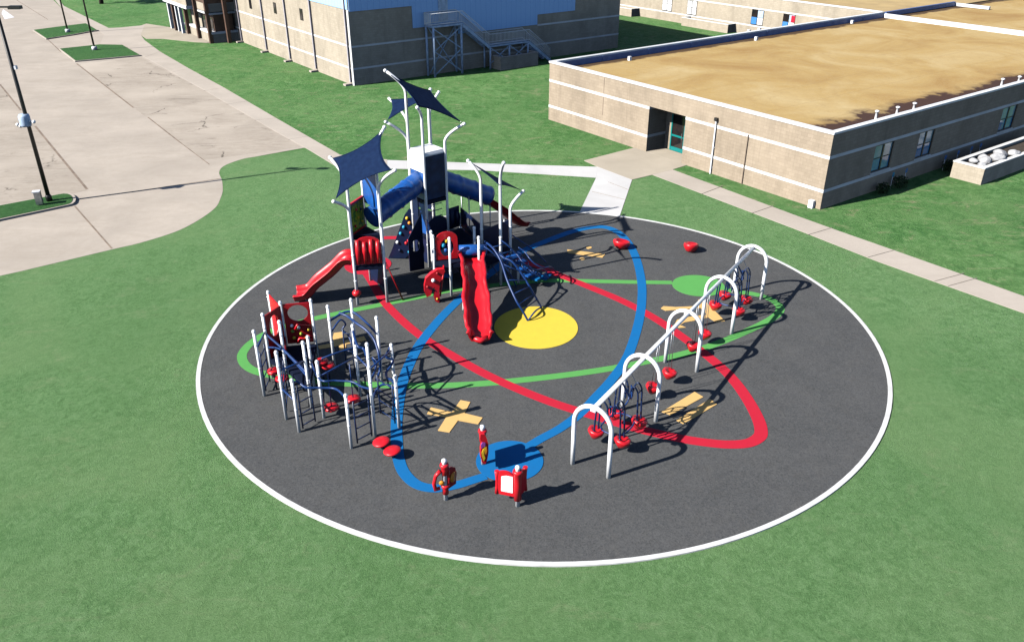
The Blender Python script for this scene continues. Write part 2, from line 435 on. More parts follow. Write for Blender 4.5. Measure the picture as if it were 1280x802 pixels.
# lighter turf between the paths, round the playground
lotedge0 = [(27,339),(140,312),(175.5,303.7),(219,290),(247,276),(269,260),(276,247),(278.5,238),(277.5,225.6),(274,216),(280,207.7),(301.6,199.5),(320,196)]
lotedge = [(p.x, p.y) for p in spline([Vector((x, y, 0)) for x, y in lotedge0], 5)]
turf = gp([(-160,380)] + lotedge + [(385,187),(426,212),(484,214),(745.5,223),(765,232),(815,219),(1000,289),(1098,327.5),(1280,392),(1500,468)]) + [(30,-20),(-30,-20)]
MB().prism(turf, 0, .006).build('turf', M['turf'], kind='structure')
# parking lot
lot = gp([(-160,380)] + lotedge + [(372,186.5)]) + gp([(384,184.5),(350,160),(240,98),(190,66),(160,52),(128,40),(78,12),(55,-12),(40,-22)]) + [(-130,175),(-130,60)]
MB().prism(lot, 0, .014).build('parking_lot', M['lot'], kind='structure')
bayL = gp([(-60,115),(0,107),(26,138),(76,198),(108,238),(60,250),(0,262),(-80,280)])
MB().prism(bayL, .014, .018).build('parking_bays', M['bays'], kind='structure')
bayR = gp([(98,80),(122,78),(177,72),(190,80),(250,110.5),(345,165.5),(376,184),(300,194),(255,200),(226,179),(167,135)])
MB().prism(bayR, .014, .018).build('parking_bays', M['bays'], kind='structure')
lotm = MB()
def jl(a, b, wd=.10): lotm.ribbon([G2(*a), G2(*b)], [wd, wd], .010, .0225)
jl((96,80),(167,135),.13); jl((185,147),(226,179),.1); jl((226,179),(262,206),.06)
jl((0,106),(26,138),.13); jl((44,158),(109,237),.14); jl((96,250),(203,234.5),.09); jl((203,234.5),(276,223.5),.09); jl((93.5,258),(140,311),.08)  # the two strips running right from the island paint the light pole's shadow
jl((60,50),(76,65),.1); jl((20,0),(60,25),.08)
lotm.build('expansion_joint_and_pole_shadow', M['joint'], kind='structure')
MB().prism(gp([(4,12),(18,22),(6,24.5),(2,17)]), .014, .019).build('road_marking', M['mark'], kind='structure')
# pavements
walk = gp([(150,35),(181,32),(176,44),(181,51),(200,65),(236,86),(280,110),(345,148),(425,194),(484,200),(484,214),(426,212),(385,187),(345,165),(250,110),(177,70),(154,57.5),(125,57),(130,44),(124,39),(108,31),(80,14),(60,-10),(64,-12),(80,8),(136,35.6)])
MB().prism(walk, 0, .035).build('sidewalk', M['walk'], kind='structure')
MB().prism(gp([(484,200.5),(484,211),(600,213),(745,222.3),(747.5,209),(640,206),(560,203)]), 0, .028).build('path', M['newwalk'], kind='structure')
MB().prism(gp([(745,222.8),(747.5,209.2),(790,225.2),(774,272),(724,266.5)]), 0, .026).build('path', M['newwalk'], kind='structure')
plz = gp([(792.5,185),(730,201),(747.5,209),(790,225),(815,219),(840,212.5),(861,206),(846,192),(800,184)])
MB().prism(plz, 0, .024).build('plaza', M['plaza'], kind='structure')
lowB = Vector((17.40, 44.0, 0))
MB().prism(gp([(815,218.6),(1001.6,289.4),(1098,327.5),(1280,391.5),(1500,470),(1500,445),(1280,370.5),(1100,307),(1050,289.5),(1000,271.5),(840.4,212.2)]), 0, .020).build('sidewalk', M['walk'], kind='structure')
j = MB()
for a, b in (((877,243),(903,233)),((940,267),(966,258)),((1010,294),(1040,285)),((1085,322),(1118,313)),((1168,352),(1205,342)),((1185,358),(1221,348)),
             ((760,228),(786,238)),((740,240),(781,250))):
    j.ribbon([G2(*a), G2(*b)], [.03, .03], .02, .0395)
for a, b in (((200,65),(181,72)),((236,86),(215,91)),((280,110),(255,114)),((310,127),(283,131)),((345,148),(318,151)),((385,171),(360,175))):
    j.ribbon([G2(*a), G2(*b)], [.04, .04], .03, .0395)
j.build('pavement_joint', M['pavejoint'], kind='structure')
# grass islands with kerbs
def island(poly):
    pts = gp(poly); c = Vector((sum(p[0] for p in pts)/len(pts), sum(p[1] for p in pts)/len(pts)))
    o = MB().prism(pts, 0, .13).build('kerb', M['walk'], kind='structure')
    inner = []
    for p in pts:
        d = Vector(p) - c; inner.append(tuple(c + d*(1-.16/max(d.length, 1))))
    MB().prism(inner, .13, .145).build('grass_island', M['island'], kind='structure')
island([(-140,280),(-50,270),(0,259),(77,244.7),(83,243.8),(88,244),(92,245.5),(94.7,248),(95.6,251),(94.5,254.5),(91.5,257),(86,258.6),(0,277),(-50,290),(-140,306)])
island([(41,39),(75,34.5),(108,30.5),(123,39),(90,45),(58,50)])
island([(74,62.5),(125,57),(154,57.5),(176.5,70.6),(135,74.5),(94,78)])

# ---- playground surface and its paint
ps = MB().prism(circ((CX, CY), CR-.15, 160), 0, .040).build('playground_surface', M['rubber'], kind='structure')
b = MB(); o_, i_ = circ((CX, CY), CR, 160), circ((CX, CY), CR-.155, 160)
for k in range(160):
    k2 = (k+1) % 160
    vs = {}
    for nm, L, z in (('a', o_, .0), ('b', o_, .052), ('c', i_, .052), ('d', i_, .0)):
        for q, kk in ((0, k), (1, k2)): vs[nm, q] = b.bm.verts.new((L[kk][0], L[kk][1], z))
    for x, y in (('a','b'),('b','c'),('c','d')): b.face([vs[x,0], vs[x,1], vs[y,1], vs[y,0]])
bmesh.ops.remove_doubles(b.bm, verts=b.bm.verts[:], dist=.001)
b.build('kerb', M['kerb'], kind='structure')
def line(name, pts, w0, m, z, w1=None):
    L = gspl(pts); n = len(L); w1 = w1 or w0
    ws = [w0 + (w1-w0)*math.sin(math.pi*k/(n-1)) for k in range(n)]
    MB().ribbon(L, ws, .039, z).build(name, m, ps)
line('painted_line', [(840,354),(800,353.5),(750,352.5),(700,351.5),(665,352.5),(630,356),(600,359.5),(560,364.5),(520,373),(480,381),(440,389),(400,397.5),(365,406),(335,416.5),(316,428),(306,438),(302.5,447),(307,457),(320,465),(345,471),(379,475),(418,479.5),(460,481.5),(500,483),(560,482.5),(620,479),(700,470.5),(760,462),(805,453.5),(850,444),(890,432.5),(925,418.5),(952,406),(969,396),(975,388),(972,381),(962,374.5),(945,369),(925,366),(900,362)], .37, M['p_green'], .046)
line('painted_line', [(455,338),(466,355),(476,372),(488,387),(510,408),(535,427),(565,445),(600,465),(640,484),(690,504),(740,520),(800,537.5),(850,549),(890,555),(915,556.5),(936,554.5),(949,547),(951,538),(947,524),(936,503),(920,480),(900,459),(865,431),(822,401),(780,378),(735,359),(700,345),(670,333),(640,322),(600,311.5),(560,304),(520,299.5),(490,298),(470,300),(452,308),(448,320),(455,338)], .38, M['p_red'], .050, .44)
line('painted_line', [(607,596),(590,601.5),(570,607.5),(545,611.5),(522,607),(506,593),(498.5,575),(496,550),(496,525),(499,500),(503,480),(511,458),(523,434),(541,410),(562,387),(590,361),(615,341),(645,319),(681,303),(720,289),(752,284.5),(772,291),(785,304),(794,321),(799.5,340),(802.5,365),(799,400),(785,445),(765,475),(745,497),(725,518),(700,536.5),(677,549),(662,558)], .34, M['p_blue'], .054, .42)
def disc(name, c, rx, ry, m, z): MB().prism(circ(c, rx, 72, 0, ry), .039, z).build(name, m, ps)
disc('painted_disc', (-.075, 21.17), 1.08, 1.06, M['p_blue'], .058)
disc('painted_disc', (8.55, 34.07), 1.19, 1.11, M['p_green'], .058)
disc('painted_disc', (1.0, 30.13), 1.74, 1.83, M['p_yellow'], .058)
disc('painted_disc', G2(460, 332), 1.12, 1.10, M['p_red'], .058)
def sym(*polys):
    b = MB()
    for p in polys: b.prism(gp(p), .039, .062)
    b.build('painted_symbol', M['p_tan'], ps)
sym([(533.8,518.5),(538.8,510.5),(564.8,516.7),(575.7,501.4),(588,503.8),(580.7,517.8),(603.3,523.3),(597.7,531.3),(572.7,526.7),(561.8,541.7),(547.4,539.3),(557.8,522.7)])
sym([(827,516),(868,491),(879,497.5),(838,520)], [(845,526.5),(887,500),(896,506.5),(854,531)])
dv = [[(709,313),(709.5,317.2),(753,323),(756.5,319)]]
for c in ((736.2,310.6),(727.8,324.6)): dv.append([(c[0]+3.5*math.cos(t*math.pi/8), c[1]+1.5*math.sin(t*math.pi/8)) for t in range(16)])
sym(*dv)
sym([(872.5,376),(879,375.5),(906,402.5),(894.5,403.8),(886,398),(868,402),(856,404),(850,407.5),(857,410.5),(849,411),(843,407.5),(846,401),(860,397.5),(884,394.5),(876,386),(845,388.5),(832,389.5),(826,386.5),(829,384),(845,385),(869,384),(875,382)])
sym([(397.5,433.5),(414,430.5),(417.5,417.5),(428.5,416),(430,427.5),(455,421.5),(458,426.5),(433,431.5),(432,439.5),(425.5,442.5),(423.5,433.5),(400,437.5)])

# ================================================================ LOW BUILDING
def frame(O, d, nout): return dict(O=Vector((O[0],O[1],0)), d=d, n=nout)
def fbox(mb, F, a, z, off): mb.obox(F['O'], F['d'], F['n'], a, off, z[0], z[1])
low = thing('school_building', 'low flat-roofed tan brick school building with two white bands and a recessed teal door', 'building', lowB)
FL = frame(lowB, V, -U)      # sunlit long side facing the playground
FR = frame(lowB, U, -V)      # shaded side
HL, LV, LU = 4.4, 24.55, 43.8
b = MB(); T = .3
fbox(b, FL, (0, 10.6), (0, HL-.12), (-T, 0)); fbox(b, FL, (13.87, LV), (0, HL-.12), (-T, 0)); fbox(b, FL, (10.6, 13.87), (3.1, HL-.12), (-T, 0))
fbox(b, FL, (10.3, 10.6), (0, 3.4), (-2.0, -T)); fbox(b, FL, (13.87, 14.17), (0, 3.4), (-2.0, -T)); fbox(b, FL, (10.6, 13.87), (0, 3.4), (-2.0, -1.75))
fbox(b, FL, (10.6, 13.87), (3.1, 3.4), (-1.75, -T))
# shaded side with window openings
wins = [(4.5, 6.45), (9.2, 10.95), (19.45, 21.5), (28.5, 30.4), (36.5, 38.4)]
prev = T
for a0, a1 in wins:
    fbox(b, FR, (prev, a0), (0, HL-.12), (-T, 0)); fbox(b, FR, (a0, a1), (0, 1.25), (-T, 0)); fbox(b, FR, (a0, a1), (2.86, HL-.12), (-T, 0)); prev = a1
fbox(b, FR, (prev, LU), (0, HL-.12), (-T, 0))
b.obox(lowB, U, V, (T, LU), (LV-T, LV), 0, HL-.12)
wl = b.build('wall', M['brick'], low)
b = MB(); b.obox(lowB, U, V, (T, LU+40), (T, LV-T), HL-.75, HL-.55)
LVR = 24.2
g = NG('roof_membrane', .95); vv = g.vec((1,1,1), -ANG); x, y, z = g.sep(vv)
n1 = g.noise(g.vec(), .14, 6, .6, .8); n2 = g.noise(g.vec(), 2.5, 6, .7)
a = g.ramp(n1, (.32, (.30, .17, .05)), (.50, (.41, .275, .10)), (.72, (.50, .38, .19)))
seam = g.math('PINGPONG', g.math('ADD', y, 0.0), 1.6)
a = g.mix(g.ramp(seam, (.0, (.5,.5,.5)), (.05, (0,0,0))), a, (.24, .15, .06))
a = g.mix(g.ramp(g.noise(g.vec(), 1.3, 9, .8, 1.5), (.56, (0,0,0)), (.7, (.6,.6,.6))), a, (.25, .15, .055))
a = g.mix(g.ramp(g.noise(g.vec(), 9, 6, .85), (.5, (0,0,0)), (.75, (.4,.4,.4))), a, (.58, .48, .30))
a = g.mix(g.ramp(n2, (.35, (0,0,0)), (.75, (.5,.5,.5))), a, (.36, .26, .12))
a = g.mix(g.ramp(g.noise(g.vec((1,.25,1), ANG), 1.1, 5, .7, 1), (.55, (0,0,0)), (.75, (.4,.4,.4))), a, (.33, .22, .10))
# run-off stain that has built up along the low edge
ed = g.math('ADD', g.math('MULTIPLY', y, 1.0), g.math('MULTIPLY', g.noise(g.vec((1,1,1)), .45, 5), -4.6))
st = g.ramp(ed, (.0, (1,1,1)), (.28, (.45,.45,.45)), (1., (0,0,0)))
a = g.mix(st, a, (.055, .028, .02))
ed3 = g.math('ADD', g.math('MULTIPLY', y, -1.0), g.math('MULTIPLY', g.noise(g.vec(), .6, 4), -1.6))
a = g.mix(g.ramp(g.math('ADD', ed3, LVR), (.0, (.9,.9,.9)), (.35, (0,0,0))), a, (.05, .025, .015))  # dark strip below the back parapet: its shadow and stain, both painted in
ed2 = g.math('ADD', g.math('MULTIPLY', x, 1.0), g.math('MULTIPLY', g.noise(g.vec(), .5, 4), -2.0))
a = g.mix(g.ramp(ed2, (-.2, (.6,.6,.6)), (.25, (0,0,0))), a, (.22, .14, .06))
M['roof'] = g.out(a)
rf = b.build('roof', M['roof'], low)
# coping on the parapet (four runs), inner upstands
for args in (((0, LV), 'L'), ((0, LU), 'R'), ((T, LU), 'B')):
    b = MB()
    if args[1] == 'L': b.obox(lowB, U, V, (-.04, T+.02), (-.04, LV+.04), HL-.12, HL)
    if args[1] == 'R': b.obox(lowB, U, V, (T+.02, LU+6), (-.04, T+.02), HL-.12, HL)
    if args[1] == 'B': b.obox(lowB, U, V, (T+.02, LU), (LV-T-.02, LV+.04), HL-.12, HL)
    b.build('coping', M['coping'], low)
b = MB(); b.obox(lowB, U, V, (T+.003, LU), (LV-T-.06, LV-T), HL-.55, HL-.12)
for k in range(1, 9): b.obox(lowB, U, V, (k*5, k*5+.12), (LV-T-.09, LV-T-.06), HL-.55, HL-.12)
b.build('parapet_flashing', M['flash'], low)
for (a0, z0, h) in ((0, .98, .18), (0, 2.90, .18)):
    b = MB()
    if z0 < 2: segs = ((0, 10.6), (13.87, LV))
    else: segs = ((0, 10.6), (13.87, LV))
    for s0, s1 in segs: fbox(b, FL, (s0, s1), (z0, z0+h), (0, .015))
    fbox(b, FR, (-.015, LU), (z0, z0+h), (0, .015))
    fbox(b, FL, (13.855, 13.87), (z0, z0+h), (-1.75, 0))
    b.build('white_band', M['stripe'], low)
for a0, a1 in wins[:4]:
    wn = MB()
    mid = (a0+a1)/2
    for q in ((a0, a0+.06), (mid-.07, mid+.07), (a1-.06, a1)): fbox(wn, FR, q, (1.25, 2.86), (-.16, -.06))
    for q in ((1.25, 1.31), (2.02, 2.07), (2.80, 2.86)):
        for r in ((a0+.06, mid-.07), (mid+.07, a1-.06)): fbox(wn, FR, r, q, (-.15, -.07))
    wo = wn.build('window', M['darkframe'], low)
    for r in ((a0+.06, mid-.07), (mid+.07, a1-.06)):
        pn = MB(); fbox(pn, FR, r, (1.31, 2.02), (-.12, -.10)); pn.build('pane', M['glass'], wo)
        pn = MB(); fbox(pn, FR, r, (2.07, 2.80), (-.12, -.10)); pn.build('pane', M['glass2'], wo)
    sl = MB(); fbox(sl, FR, (a0-.05, a1+.05), (1.17, 1.25), (.0, .05)); sl.build('sill', M['stripe'], wo)
dr = MB()
for q in ((10.75, 10.85), (12.0, 12.12), (13.2, 13.3)): fbox(dr, FL, q, (.02, 2.55), (-1.745, -1.65))
fbox(dr, FL, (10.75, 13.3), (2.55, 2.68), (-1.745, -1.65)); fbox(dr, FL, (10.85, 12.0), (.02, .28), (-1.745, -1.66)); fbox(dr, FL, (12.12, 13.2), (.02, .28), (-1.745, -1.66))
fbox(dr, FL, (10.85, 12.0), (1.0, 1.12), (-1.745, -1.66)); fbox(dr, FL, (12.12, 13.2), (1.0, 1.12), (-1.745, -1.66))
dd = dr.build('door', M['teal'], low)
for r in ((10.85, 12.0), (12.12, 13.2)):
    for z in ((.28, 1.0), (1.12, 2.55)):
        pn = MB(); fbox(pn, FL, r, z, (-1.73, -1.70)); pn.build('pane', M['darkglass'], dd)
for r in (11.9, 12.22):
    pn = MB(); fbox(pn, FL, (r-.02, r+.02), (.95, 1.35), (-1.65, -1.60)); pn.build('handle', M['chain'], dd)
pn = MB(); fbox(pn, FL, (10.62, 13.84), (2.72, 3.09), (-1.745, -1.70)); pn.build('transom', M['darkglass'], low)
fl = MB(); fbox(fl, FL, (10.7, 13.8), (.0, .03), (-1.6, -.0)); fl.build('door_mat', M['plaza'], low)
def pipe(F, s, z0, z1, par, m='white', w=.1, name='downspout'):
    q = F['O'] + F['d']*s + F['n']*(.08)
    b = MB(); b.obox(F['O'], F['d'], F['n'], (s-w/2, s+w/2), (.03, .03+w), z0, z1)
    for z in (z0+.4, (z0+z1)/2, z1-.3): b.obox(F['O'], F['d'], F['n'], (s-w, s+w), (.016, .03), z, z+.05)
    return b.build(name, M[m], par)
dp = pipe(FL, 8.05, 0, 3.35, low, 'coping', w=.085)
b = MB(); fbox(b, FL, (7.95, 8.17), (3.35, 3.55), (.02, .17)); b.build('downspout_head', M['darkframe'], dp)
pipe(FL, 5.55, 0, 3.05, low, 'joint', .05, 'control_joint')
b = MB(); fbox(b, FL, (18.4, 18.44), (1.6, 4.2), (.0, .012)); b.build('control_joint', M['joint'], low)
b = MB(); fbox(b, FL, (.35, .65), (0, .45), (.02, .25)); b.build('utility_box', M['white'], low)
# roof vents by the parapet
for (px, py) in ((1095,147),(1121,142),(1142,137),(1252,106),(1273,103)):
    p = G(px, py, 3.95); q = Vector((p.x, p.y, 0)); b = MB()
    b.lathe([(.08,3.85),(.08,4.28),(.13,4.30),(.13,4.36),(.0,4.40)], (q.x, q.y, 0), 10); b.build('roof_vent', M['white'], low)
for (px, py) in ((787,75),(945,50),(1065,29),(784,69),(802,66),(936,41),(949,39)):
    p = G(px, py, 3.9); b = MB(); b.box((p.x, p.y, 4.0), (.22, .22, .32), ANG); b.build('roof_vent', M['white'], low)
# the rear wing whose wall shows over the lawn
wing = thing('school_wing', 'far tan brick school wing with white bands behind the golden roof', 'building', lowB + U*LU)
wO = lowB + U*LU; FW_ = frame(wO, V, -U)
b = MB(); b.obox(wO, U, V, (0, .3), (LV+.04, LV+75), 0, HL-.12)
b.build('wall', M['brick2'], wing)
M['roof2'] = mat('rear_roof_membrane', (.45, .325, .145), .95, (.34, .24, .11), .4, detail=8)
b = MB(); b.obox(wO, U, V, (.3, 60), (LV+.0, LV+75), HL-.75, HL-.5); b.build('roof', M['roof2'], wing)
b = MB(); b.obox(wO, U, V, (-.04, .34), (LV+.05, LV+75), HL-.12, HL); b.build('coping', M['coping'], wing)
b = MB(); b.obox(wO, U, V, (-.15, .15), (LV-20, LV-T-.1), HL-.55, HL-.15); b.build('roof_kerb', M['coping'], wing)
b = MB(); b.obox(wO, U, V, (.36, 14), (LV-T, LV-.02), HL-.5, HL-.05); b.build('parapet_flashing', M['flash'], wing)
b = MB(); b.obox(wO, U, V, (14.1, 14.4), (LV-4, LV), HL-.5, HL-.2); b.build('roof_kerb', M['coping'], wing)
for z0 in (1.0, 2.93):
    b = MB(); fbox(b, FW_, (LV+.05, LV+75), (z0, z0+.15), (0, .015)); b.build('white_band', M['stripe'], wing)
def wq(px, py):
    p = W(px, py, wO, V); return (p-wO).dot(V), p.z
for (x0, y0, x1, y1, m) in ((939,9,956,27,'darkglass'),(978,15,995,32,'darkglass'),(828,-4,841,11,'coping'),(859,0,872,15,'coping')):
    s0, zt = wq(x1, y0+2); s1, zb = wq(x0, y1-2)
    wo = MB(); fbox(wo, FW_, (s0, s1), (1.2, 2.9), (.016, .05)); wo = wo.build('window', M['darkframe'], wing)
    md = (s0+s1)/2
    for k, r in enumerate(((s0+.05, md-.05), (md+.05, s1-.05))):
        pn = MB(); fbox(pn, FW_, r, (1.28, 2.05), (.05, .06)); pn.build('pane', M['coping' if m == 'coping' or k == 0 else 'skyblue'], wo)
        pn = MB(); fbox(pn, FW_, r, (2.1, 2.84), (.05, .06)); pn.build('pane', M['coping'] if m == 'coping' else (M['darkglass'] if k else M['steel']), wo)
if True:
    s0, _ = wq(992, 22); pn = MB(); fbox(pn, FW_, (s0-.25, s0+.25), (2.1, 2.8), (.061, .07)); pn.build('window_poster', M['p_red'], wing)
# brick planters
def planter(name, label, O, du, dv, h, a, bb, fillm='soil'):
    t = thing(name, label, 'planter', O)
    b = MB(); w_ = .22
    b.obox(O, du, dv, a, (bb[0], bb[0]+w_), 0, h); b.obox(O, du, dv, a, (bb[1]-w_, bb[1]), 0, h)
    b.obox(O, du, dv, (a[0], a[0]+w_), (bb[0]+w_, bb[1]-w_), 0, h); b.obox(O, du, dv, (a[1]-w_, a[1]), (bb[0]+w_, bb[1]-w_), 0, h)
    b.build('wall', M['brick2'], t)
    c = MB(); e = .03
    c.obox(O, du, dv, (a[0]-e, a[1]+e), (bb[0]-e, bb[0]+w_+e), h, h+.07); c.obox(O, du, dv, (a[0]-e, a[1]+e), (bb[1]-w_-e, bb[1]+e), h, h+.07)
    c.obox(O, du, dv, (a[0]-e, a[0]+w_+e), (bb[0]+w_+e, bb[1]-w_-e), h, h+.07); c.obox(O, du, dv, (a[1]-w_-e, a[1]+e), (bb[0]+w_+e, bb[1]-w_-e), h, h+.07)
    c.build('coping', M['stripe'] if 'pale' in label or 'far' in label else M['walk'], t)
    MB().obox(O, du, dv, (a[0]+w_, a[1]-w_), (bb[0]+w_, bb[1]-w_), 0, h-.15).build('soil', M[fillm], t)
    return t
pO = G(1225.5, 231.5); q1 = G(1188, 221)
pw = (q1-pO).length
planter('brick_planter', 'long sandy brick planter full of pale rocks beside the shaded school wall', pO, U, V, 1.0, (0, 12), (0, pw))
pts = [(.75, .55), (1.7, .8), (2.75, .6), (3.7, .9), (4.6, .5), (1.2, 1.3), (2.3, 1.25)]
names = ['smallest pale rock at the near end of the brick planter', 'pale rock second from the near end of the brick planter', 'broad pale rock in the middle row of the brick planter', 'tall pale rock beside the broad one in the brick planter', 'flat pale rock farthest along the brick planter', 'pale rock near the wall side at the near planter end', 'pale rock on the wall side behind the broad one']
for k, (a_, b_) in enumerate(pts):
    p = pO + U*a_ + V*min(b_, pw-.5); bm_ = MB(); r0 = (.26, .36, .42, .40, .36, .26, .30)[k]
    bmesh.ops.create_icosphere(bm_.bm, subdivisions=3, radius=r0)
    rnd = random.Random(k)
    from mathutils import noise as mn
    for vt in bm_.bm.verts:
        vt.co *= 1 + .28*mn.noise(vt.co*3.2 + Vector((k*7, 0, 0))); vt.co.z *= .7; vt.co += Vector((p.x, p.y, .85+r0*.55))
    for f in bm_.bm.faces: f.smooth = True
    o = bm_.build('rock', M['rock']); tag(o, names[k], 'rock', 'pale rocks in the brick planter')
planter('brick_planter', 'far brick planter with pale coping against the school wing', G(909, 42), V, U, .95, (0, 7.5), (0, 2.0))
planter('brick_planter', 'smaller far brick planter at the corner of the blue-panelled building', G(789, 21.5), V, U, .95, (0, 6), (0, 2.0))
# toys & shrubs in the shade of the wall
def leafball(mb, c, r, n, sz, rnd):
    for _ in range(n):
        d = Vector((rnd.gauss(0,1), rnd.gauss(0,1), rnd.gauss(0,1))).normalized()*r*rnd.uniform(.45, 1)
        d.z *= .8; p = V3(c)+d
        a_ = Vector((rnd.gauss(0,1), rnd.gauss(0,1), rnd.gauss(0,1))).normalized(); b_ = a_.cross(Vector((rnd.random(), rnd.random(), 1))).normalized()
        s = sz*rnd.uniform(.6, 1.3); a_ *= s; b_ *= s*.6
        mb.face([mb.bm.verts.new(p+q) for q in (a_, b_, -a_, -b_)])
for k, (a_, b_, r_, lb) in enumerate(((5.3, .55, .42, 'dark round shrub below the left school window with green reflection'), (7.0, .6, .5, 'wider dark shrub between the two nearest school windows'), (12.6, .55, .45, 'dark shrub close to the near end of the rock planter'))):
    c = lowB + U*a_ - V*b_; t = thing('shrub', lb, 'shrub', c, 'dark shrubs along the shaded school wall')
    m_ = MB(); rr = random.Random(k+3)
    leafball(m_, (c.x, c.y, r_*.8), r_, 420, .07, rr); m_.build('foliage', M['shrub'], t, normals=False)
    s_ = MB()
    for q in range(4): s_.tube([(c.x, c.y, 0), (c.x+rr.uniform(-.2,.2), c.y+rr.uniform(-.2,.2), r_)], .012, 5)
    s_.build('stem', M['bark'], t)
for k, (px, py, mm, lb) in enumerate(((1116.5,218,'cyan','small turquoise ornament on a stick nearest the building corner'),(1133,213,'skyblue','pale blue ornament on a stick beside the wider dark shrub'),(1182,196.5,'skyblue','blue ornament on a stick farther along, first of four near the planter'),
                                     (1198,190.5,'skyblue','blue ornament on a stick second of four near the planter'),(1214.5,185.5,'skyblue','blue ornament on a stick third of four near the planter'),(1226,181.5,'skyblue','blue ornament on a stick last of four near the planter'))):
    O = lowB - V*.35; p = W(px, py, O, U); t = thing('garden_ornament', lb, 'ornament', (p.x, p.y, 0), 'blue ornaments on sticks along the school wall')
    MB().tube([(p.x, p.y, 0), (p.x, p.y, p.z)], .015, 6).build('stick', M['white'], t)
    h = MB()
    for q in range(6):
        a_ = q*math.pi/3; e = Vector((math.cos(a_), 0, math.sin(a_)))
        ax = U*math.cos(a_)*.16 + Vector((0,0,1))*math.sin(a_)*.16; bx = U*math.cos(a_+.6)*.11 + Vector((0,0,1))*math.sin(a_+.6)*.11
        vs = [h.bm.verts.new(p+x_-V*.03*s_) for s_ in (1, 0) for x_ in (Vector((0,0,0)), ax, bx)]
        h.face(vs[:3]); h.face(vs[3:]); h.face([vs[0],vs[1],vs[4],vs[3]]); h.face([vs[1],vs[2],vs[5],vs[4]]); h.face([vs[2],vs[0],vs[3],vs[5]])
    h.build('petals', M[mm], t)

# ================================================================ BIG BUILDING
bigC = Vector((-14.17, 75.47, 0))
big = thing('gymnasium', 'tall tan block gymnasium with pale blue metal panels and shaded end wall', 'building', bigC)
BL = frame(bigC, V, -U); BR = frame(bigC, U, -V)
HB, BU, BV = 10.0, 32.1, 47.0
b = MB(); b.obox(bigC, U, V, (0, BU), (0, BV), 0, HB); b.build('wall', M['brick2'], big)
b = MB(); b.obox(bigC, U, V, (-.1, BU+.1), (-.1, BV+.1), HB, HB+.25); b.build('roof', M['coping'], big)
b = MB(); fbox(b, BR, (.05, 6.3), (6.3, HB-.05), (0, .06)); fbox(b, BR, (6.3, 11.2), (4.38, HB-.05), (0, .06)); fbox(b, BR, (11.2, 20.75), (3.42, HB-.05), (0, .06)); fbox(b, BR, (20.75, 25.7), (4.38, HB-.05), (0, .06))
fbox(b, BL, (.05, 46), (6.45, HB-.05), (0, .06)); b.build('metal_siding', M['siding'], big)
for z0 in (1.38, 3.28):
    b = MB(); fbox(b, BL, (.0, 31), (z0, z0+.16), (0, .018)); fbox(b, BR, (-.018, 11.15 if z0 > 2 else BU), (z0, z0+.16), (0, .018))
    b.build('white_band', M['stripe'], big)
    if z0 > 2: b = MB(); fbox(b, BR, (20.8, BU), (z0, z0+.16), (0, .018)); b.build('white_band', M['stripe'], big)
for s in (.55, 7.9, 14.1, 20.4, 27.8):
    dpo = pipe(BL, s, .25, HB-.2, big, 'spout', w=.15)
    b = MB(); b.obox(bigC, V, -U, (s-.25, s+.25), (.05, .75), .0, .16); b.build('splash_block', M['walk'], big)
b = MB(); b.obox(bigC, V, -U, (-.03, .3), (.0, .05), 0, 6.4); b.build('corner_trim', M['stripe'], big)
for s, z in ((10.2, 4.98), (16.75, 4.87), (23.7, 4.6), (29.8, 4.4)):
    b = MB(); fbox(b, BL, (s-.33, s+.33), (z-.55, z+.5), (.002, .05)); wo = b.build('window', M['darkframe'], big)
    b = MB(); fbox(b, BL, (s-.26, s+.26), (z-.48, z+.43), (.05, .06)); b.build('pane', M['darkglass'], wo)
b = MB(); fbox(b, BR, (9.1, 10.1), (4.75, 6.9), (.06, .10)); dd = b.build('door', M['steel'], big)
# entrance block on the far left of the sunlit side
eC = G(267, 54.5); es = (eC-bigC).dot(V); eo = (eC-bigC).dot(-U)
ent = lambda a, z, off, mb: mb.obox(bigC, V, -U, a, off, z[0], z[1])
b = MB()
ent((es, es+8.2), (0, .95), (0, eo), b)                       # sill wall
ent((es, es+8.2), (3.3, 4.2), (0, eo), b)
ent((es+4.0, es+8.2), (1.2, 3.3), (0, eo-.4), b)
b.build('entrance_wall', M['brick2'], big)
b = MB(); ent((es-.05, es+8.25), (.95, 1.18), (.0, eo+.05), b); b.build('white_band', M['coping'], big)
b = MB(); ent((es-.04, es+8.2), (3.02, 3.2), (.0, eo+.03), b); b.build('white_band', M['stripe'], big)
b = MB(); ent((es+.2, es+3.9), (1.18, 3.02), (.3, eo-.5), b); b.build('window_bay', M['brown'], big)
for k, (s, m_) in enumerate(((.5, 'darkglass'), (1.7, 'steel'), (2.9, 'darkglass'))):
    b = MB(); ent((es+s, es+s+.85), (1.3, 2.6), (eo-.5, eo-.44), b); b.build('window', M[m_], big)
for k, (s, o2) in enumerate(((.0, eo), (4.0, eo+.02), (8.0, eo+.02), (-.9, 1.2))):
    b = MB(); ent((es+s-.03, es+s+.35), (.0, HB-2.5), (o2-.05, o2+.35), b); b.build('column', M['brown'], big)
b = MB(); ent((es, es+8.2), (4.2, HB-2.0), (0, eo+.1), b); b.build('upper_wall', M['brown'], big)
b = MB(); ent((es+4.4, es+13.5), (3.6, HB-2.0), (.02, eo+1.0), b); b.build('canopy', M['brick2'], big)
b = MB(); ent((es+4.4, es+13.6), (3.25, 3.6), (.02, eo+1.1), b); b.build('canopy_fascia', M['coping'], big)
